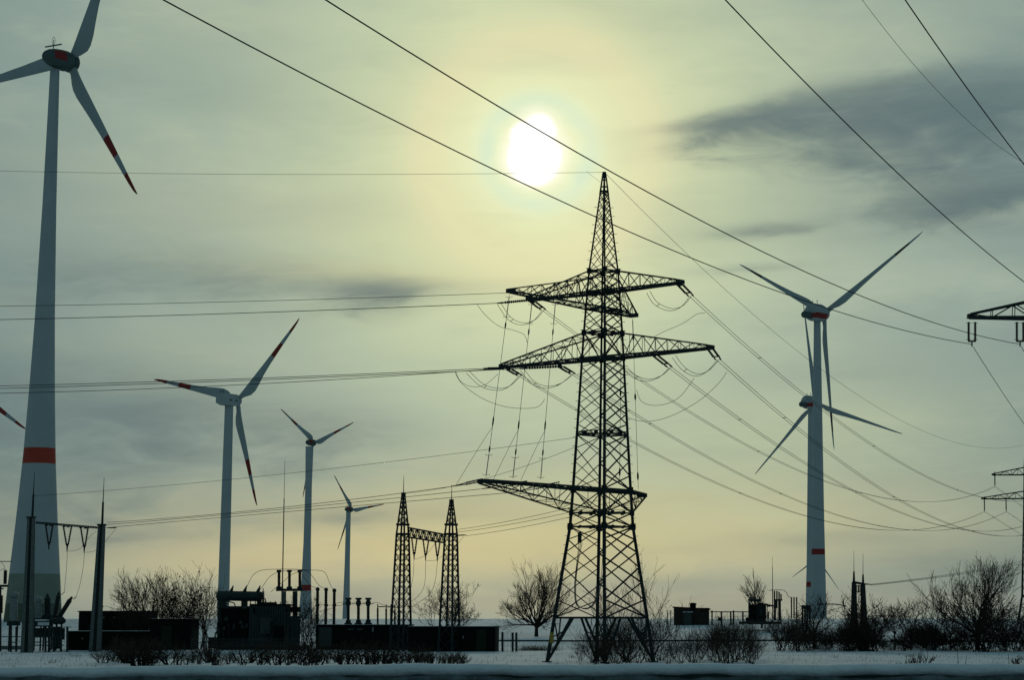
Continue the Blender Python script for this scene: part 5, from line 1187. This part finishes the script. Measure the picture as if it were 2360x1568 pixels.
# shrub kinds, built once and copied
def make_shrub(seed, h, label, loc, stems=14, leafn=160, spread=.8, group=None, minr=.018, leafs=.09, name='bare_shrub', levels_=4, fan=.75):
    rnd = random.Random(seed); big, small, branch = grow(rnd, h, spread, levels_, (3, 4, 3, 3), r0=.07, up=.22, minr=minr, bend=.3)
    for i in range(stems):
        a = rnd.uniform(0, 2*pi); tl = rnd.uniform(0, fan)
        branch(Vector((rnd.uniform(-.3, .3)*h*.5, rnd.uniform(-.3, .3)*h*.4, -.15)), Vector((sin(tl)*cos(a), sin(tl)*sin(a), cos(tl))), h*rnd.uniform(.42, .62), .06, 1)
    t = thing(name, label, 'shrub', (0, 0, 0), group); t.location = loc
    mesh_of(big, 4).build('stems', M['bark'], t); mesh_of(small, 3).build('twigs', M['twig'], t)
    if leafn: mb = MB(); leaves(mb, rnd, small, leafn, leafs); mb.build('leaves', M['leaf'], t)
    return t
rnd = random.Random(77)
G1 = 'leafy tangled shrubs between the left cabin and the large transformer'; G2 = 'shrubs in the dense hedge at the right'; G3 = 'low shrubs along the parapet in front of the cabins'; G4 = 'shrubs around the feet of the central pylon'
L1 = 'tangled leggy shrub with curled dead leaves between the left cabin and the transformer'
L2 = 'dense dark leafless shrub in the long hedge across the right side of the snow'
L3 = 'low dark scrub bush in the row before the cabins, just over the snowy parapet'
L4 = 'bare shrub with dangling leaves in the thicket behind and right of the pylon feet'
protos = [make_shrub(101, 6.0, L1, gp(415, 342), 9, 150, .85, G1, .02, .16), make_shrub(102, 5.0, L2, gp(1800, 335), 13, 200, .95, G2, .024, .16, fan=.9),
          make_shrub(103, 2.4, L3, gp(300, 240), 12, 60, .8, G3, .018, .10, levels_=3), make_shrub(104, 5.0, L4, gp(1440, 255), 11, 130, .8, G4, .016, .12),
          make_shrub(105, 5.0, L2, gp(1830, 338), 15, 240, 1.0, G2, .024, .17, fan=1.05), make_shrub(106, 2.6, L3, gp(350, 236), 10, 80, .9, G3, .016, .09, levels_=3)]
def put(pr, px, d, h, lab, grp, ph, wide=1.0, rz=None):
    s = h/ph; return dup(pr, gp(px, d), rnd.uniform(0, 6.28) if rz is None else rz, (s*wide, s*wide, s), lab, grp)
for px, hpx in ((300, 130), (378, 150), (412, 150), (455, 160), (486, 150), (700, 120), (712, 90)): put(protos[0], px, 341+rnd.uniform(-4, 4), mp(hpx*.86, 342), L1, G1, 6.0, .85)
protoh = [make_shrub(111, 5.0, L2, gp(1862, 340), 8, 60, .7, G2, .022, .15, fan=.45, levels_=4), make_shrub(112, 4.0, L2, gp(1990, 331), 20, 380, 1.1, G2, .026, .17, fan=1.25, levels_=4), make_shrub(113, 5.0, L2, gp(2090, 338), 6, 160, .9, G2, .022, .16, fan=.7)]
hedge = []; hx = 1792.0
while hx < 2430:
    env = 70 + 12*math.exp(-((hx-1965)/60)**2) + 34*math.exp(-((hx-2310)/70)**2) + 14*sin(hx*.045)
    hedge.append((hx, env*rnd.uniform(.5, 1.2))); hx += rnd.uniform(13, 28)
for i, (px, hpx) in enumerate(hedge):
    k = rnd.random(); pr, ph = (protos[1], 5.0) if k < .25 else (protos[4], 5.0) if k < .45 else (protoh[0], 5.0) if k < .65 else (protoh[1], 4.0) if k < .82 else (protoh[2], 5.0)
    if pr is protoh[1]: hpx *= .62
    put(pr, px, 334+rnd.uniform(-6, 14), mp(hpx, 335)*.92, L2, G2, ph, rnd.uniform(.85, 1.3))
for px, hpx in ((1945, 62), (1958, 78), (1972, 66), (1988, 70), (2002, 60), (2230, 60), (2270, 64), (2310, 70), (2345, 66), (2140, 46), (2180, 44)): put(protos[4], px, 333+rnd.uniform(-3, 5), mp(hpx, 335)*.9, L2, G2, 5.0, 1.1)
for i, (px, hpx) in enumerate(((2062, 96), (2098, 92), (2190, 96))):
    make_tree('small_bare_tree', ('small bare tree in the middle of the hedge, leftmost of three', 'small bare tree in the middle of the hedge, second of three', 'small bare tree just left of the large spreading tree')[i], gp(px, 336), 60+i, mp(hpx, 336), 'small trees inside the hedge', 60, .14, r0=.12, trunkf=.4, mains=6, fan=1.0, levels_=4, nb=(4, 4, 3, 3), spread=.85, minr=.024)
px = 236
while px < 1080:
    d3 = rnd.uniform(222, 250); put(protos[2 if rnd.random() < .5 else 5], px, d3, mp(rnd.uniform(22, 58)*(.6 if rnd.random() < .25 else 1)+(250-d3)*.35, d3), L3, G3, 2.5, rnd.uniform(.8, 1.5)); px += rnd.uniform(8, 20)
for px, d, hpx in ((1375, 236, 60), (1400, 234, 66), (1425, 236, 62), (1450, 237, 70), (1475, 236, 62), (1540, 238, 50), (1600, 236, 58), (1668, 238, 66), (1735, 238, 60), (1340, 258, 46), (1365, 246, 80), (1392, 244, 70), (1412, 247, 95), (1440, 252, 105), (1492, 254, 90), (1518, 258, 110), (1552, 262, 44), (1592, 250, 84), (1618, 262, 58), (1640, 256, 76), (1655, 248, 92), (1668, 252, 100), (1680, 244, 98), (1726, 246, 98), (1572, 242, 62), (1692, 250, 106), (1712, 256, 84), (1745, 262, 60)):
    put(protos[3], px, d, mp(hpx*.85, d), L4, G4, 5.0, .8 if hpx > 90 else 1.0)
for i, (px, d, hpx, lab) in enumerate(((1415, 300, 150, 'thin leggy sapling with sparse leaves rising inside the pylon feet'), (1508, 262, 185, 'tall wispy sapling right of the pylon, reaching above the horizon'),
                                       (1652, 300, 60, 'wispy shrub in front of the far gate on the right'))):
    make_shrub(200+i, mp(hpx, d)*.9, lab, gp(px, d), 5, 30, .5, None, .02, .12, fan=.35, name='sapling')
make_shrub(301, mp(52, 190), 'small bare forked bush alone in the snow at the lower right, just above the parapet', gp(2118, 200), 9, 0, .75, None, .03, .1, levels_=3, fan=.9)
make_shrub(302, mp(36, 190), 'small twiggy weed with a dark seed head near the right edge in the snow', gp(2338, 210), 4, 30, .6, None, .02, .12, levels_=3, fan=.5)
# grass stalks and stubble poking through the snow
def stubble():
    r = random.Random(3); mb = MB()
    for i in range(5200):
        d = r.uniform(110, 330) if r.random() < .6 else r.uniform(330, 470); px = r.uniform(-40, 2420); q = gp(px, d); h = r.uniform(.08, .35)*(1 if r.random() < .9 else 2.5)
        mb.quadbar(q, q+Vector((r.uniform(-.3, .3)*h, 0, h)), .04, .015, n=3)
    for k in range(26):
        px = r.uniform(1100, 2380) if k % 3 else r.uniform(0, 500); d = r.uniform(120, 300)
        for i in range(r.randint(10, 46)):
            q = gp(px+r.gauss(0, 7), d+r.gauss(0, 3)); h = r.uniform(.1, .5); mb.quadbar(q, q+Vector((r.uniform(-.7, .7)*h, 0, h)), .035, .012, n=3)
    for (px, r_) in ((1240, 1503), (1215, 1500), (1225, 1502), (1255, 1500), (1270, 1502)):
        for i in range(120):
            q = gp(px+r.gauss(0, 14), 330+r.gauss(0, 4)); h = r.uniform(.2, .9); mb.quadbar(q, q+Vector((r.uniform(-.6, .6)*h, 0, h)), .04, .015, n=3)
    tag(mb.build('dry_grass', M['grass']), 'thin dry grass and stubble sticking out of the snow', 'grass', kind='stuff')
stubble()
for i, (px, h) in enumerate(((2070+0, 40), (2205, 44), (2222, 36), (2322-0, 40), (1984, 0))):
    if not h: continue
    q = gp(px if px != 2070 else 2085, 205); mb = MB(); hh = mp(h, 205); mb.tube([q-Vector((0, 0, .1)), q+Vector((.08, 0, hh*.5)), q+Vector((.02 if i % 2 else .2, 0, hh))], [.035, .03, .015], 4)
    tag(mb.build('dry_stalk', M['twig'], None, origin=q), 'single upright dead stalk in the snow at the lower right', 'plant', 'lone dead stalks at the lower right')
for o in bpy.data.objects:
    if '_o' in o: del o['_o']
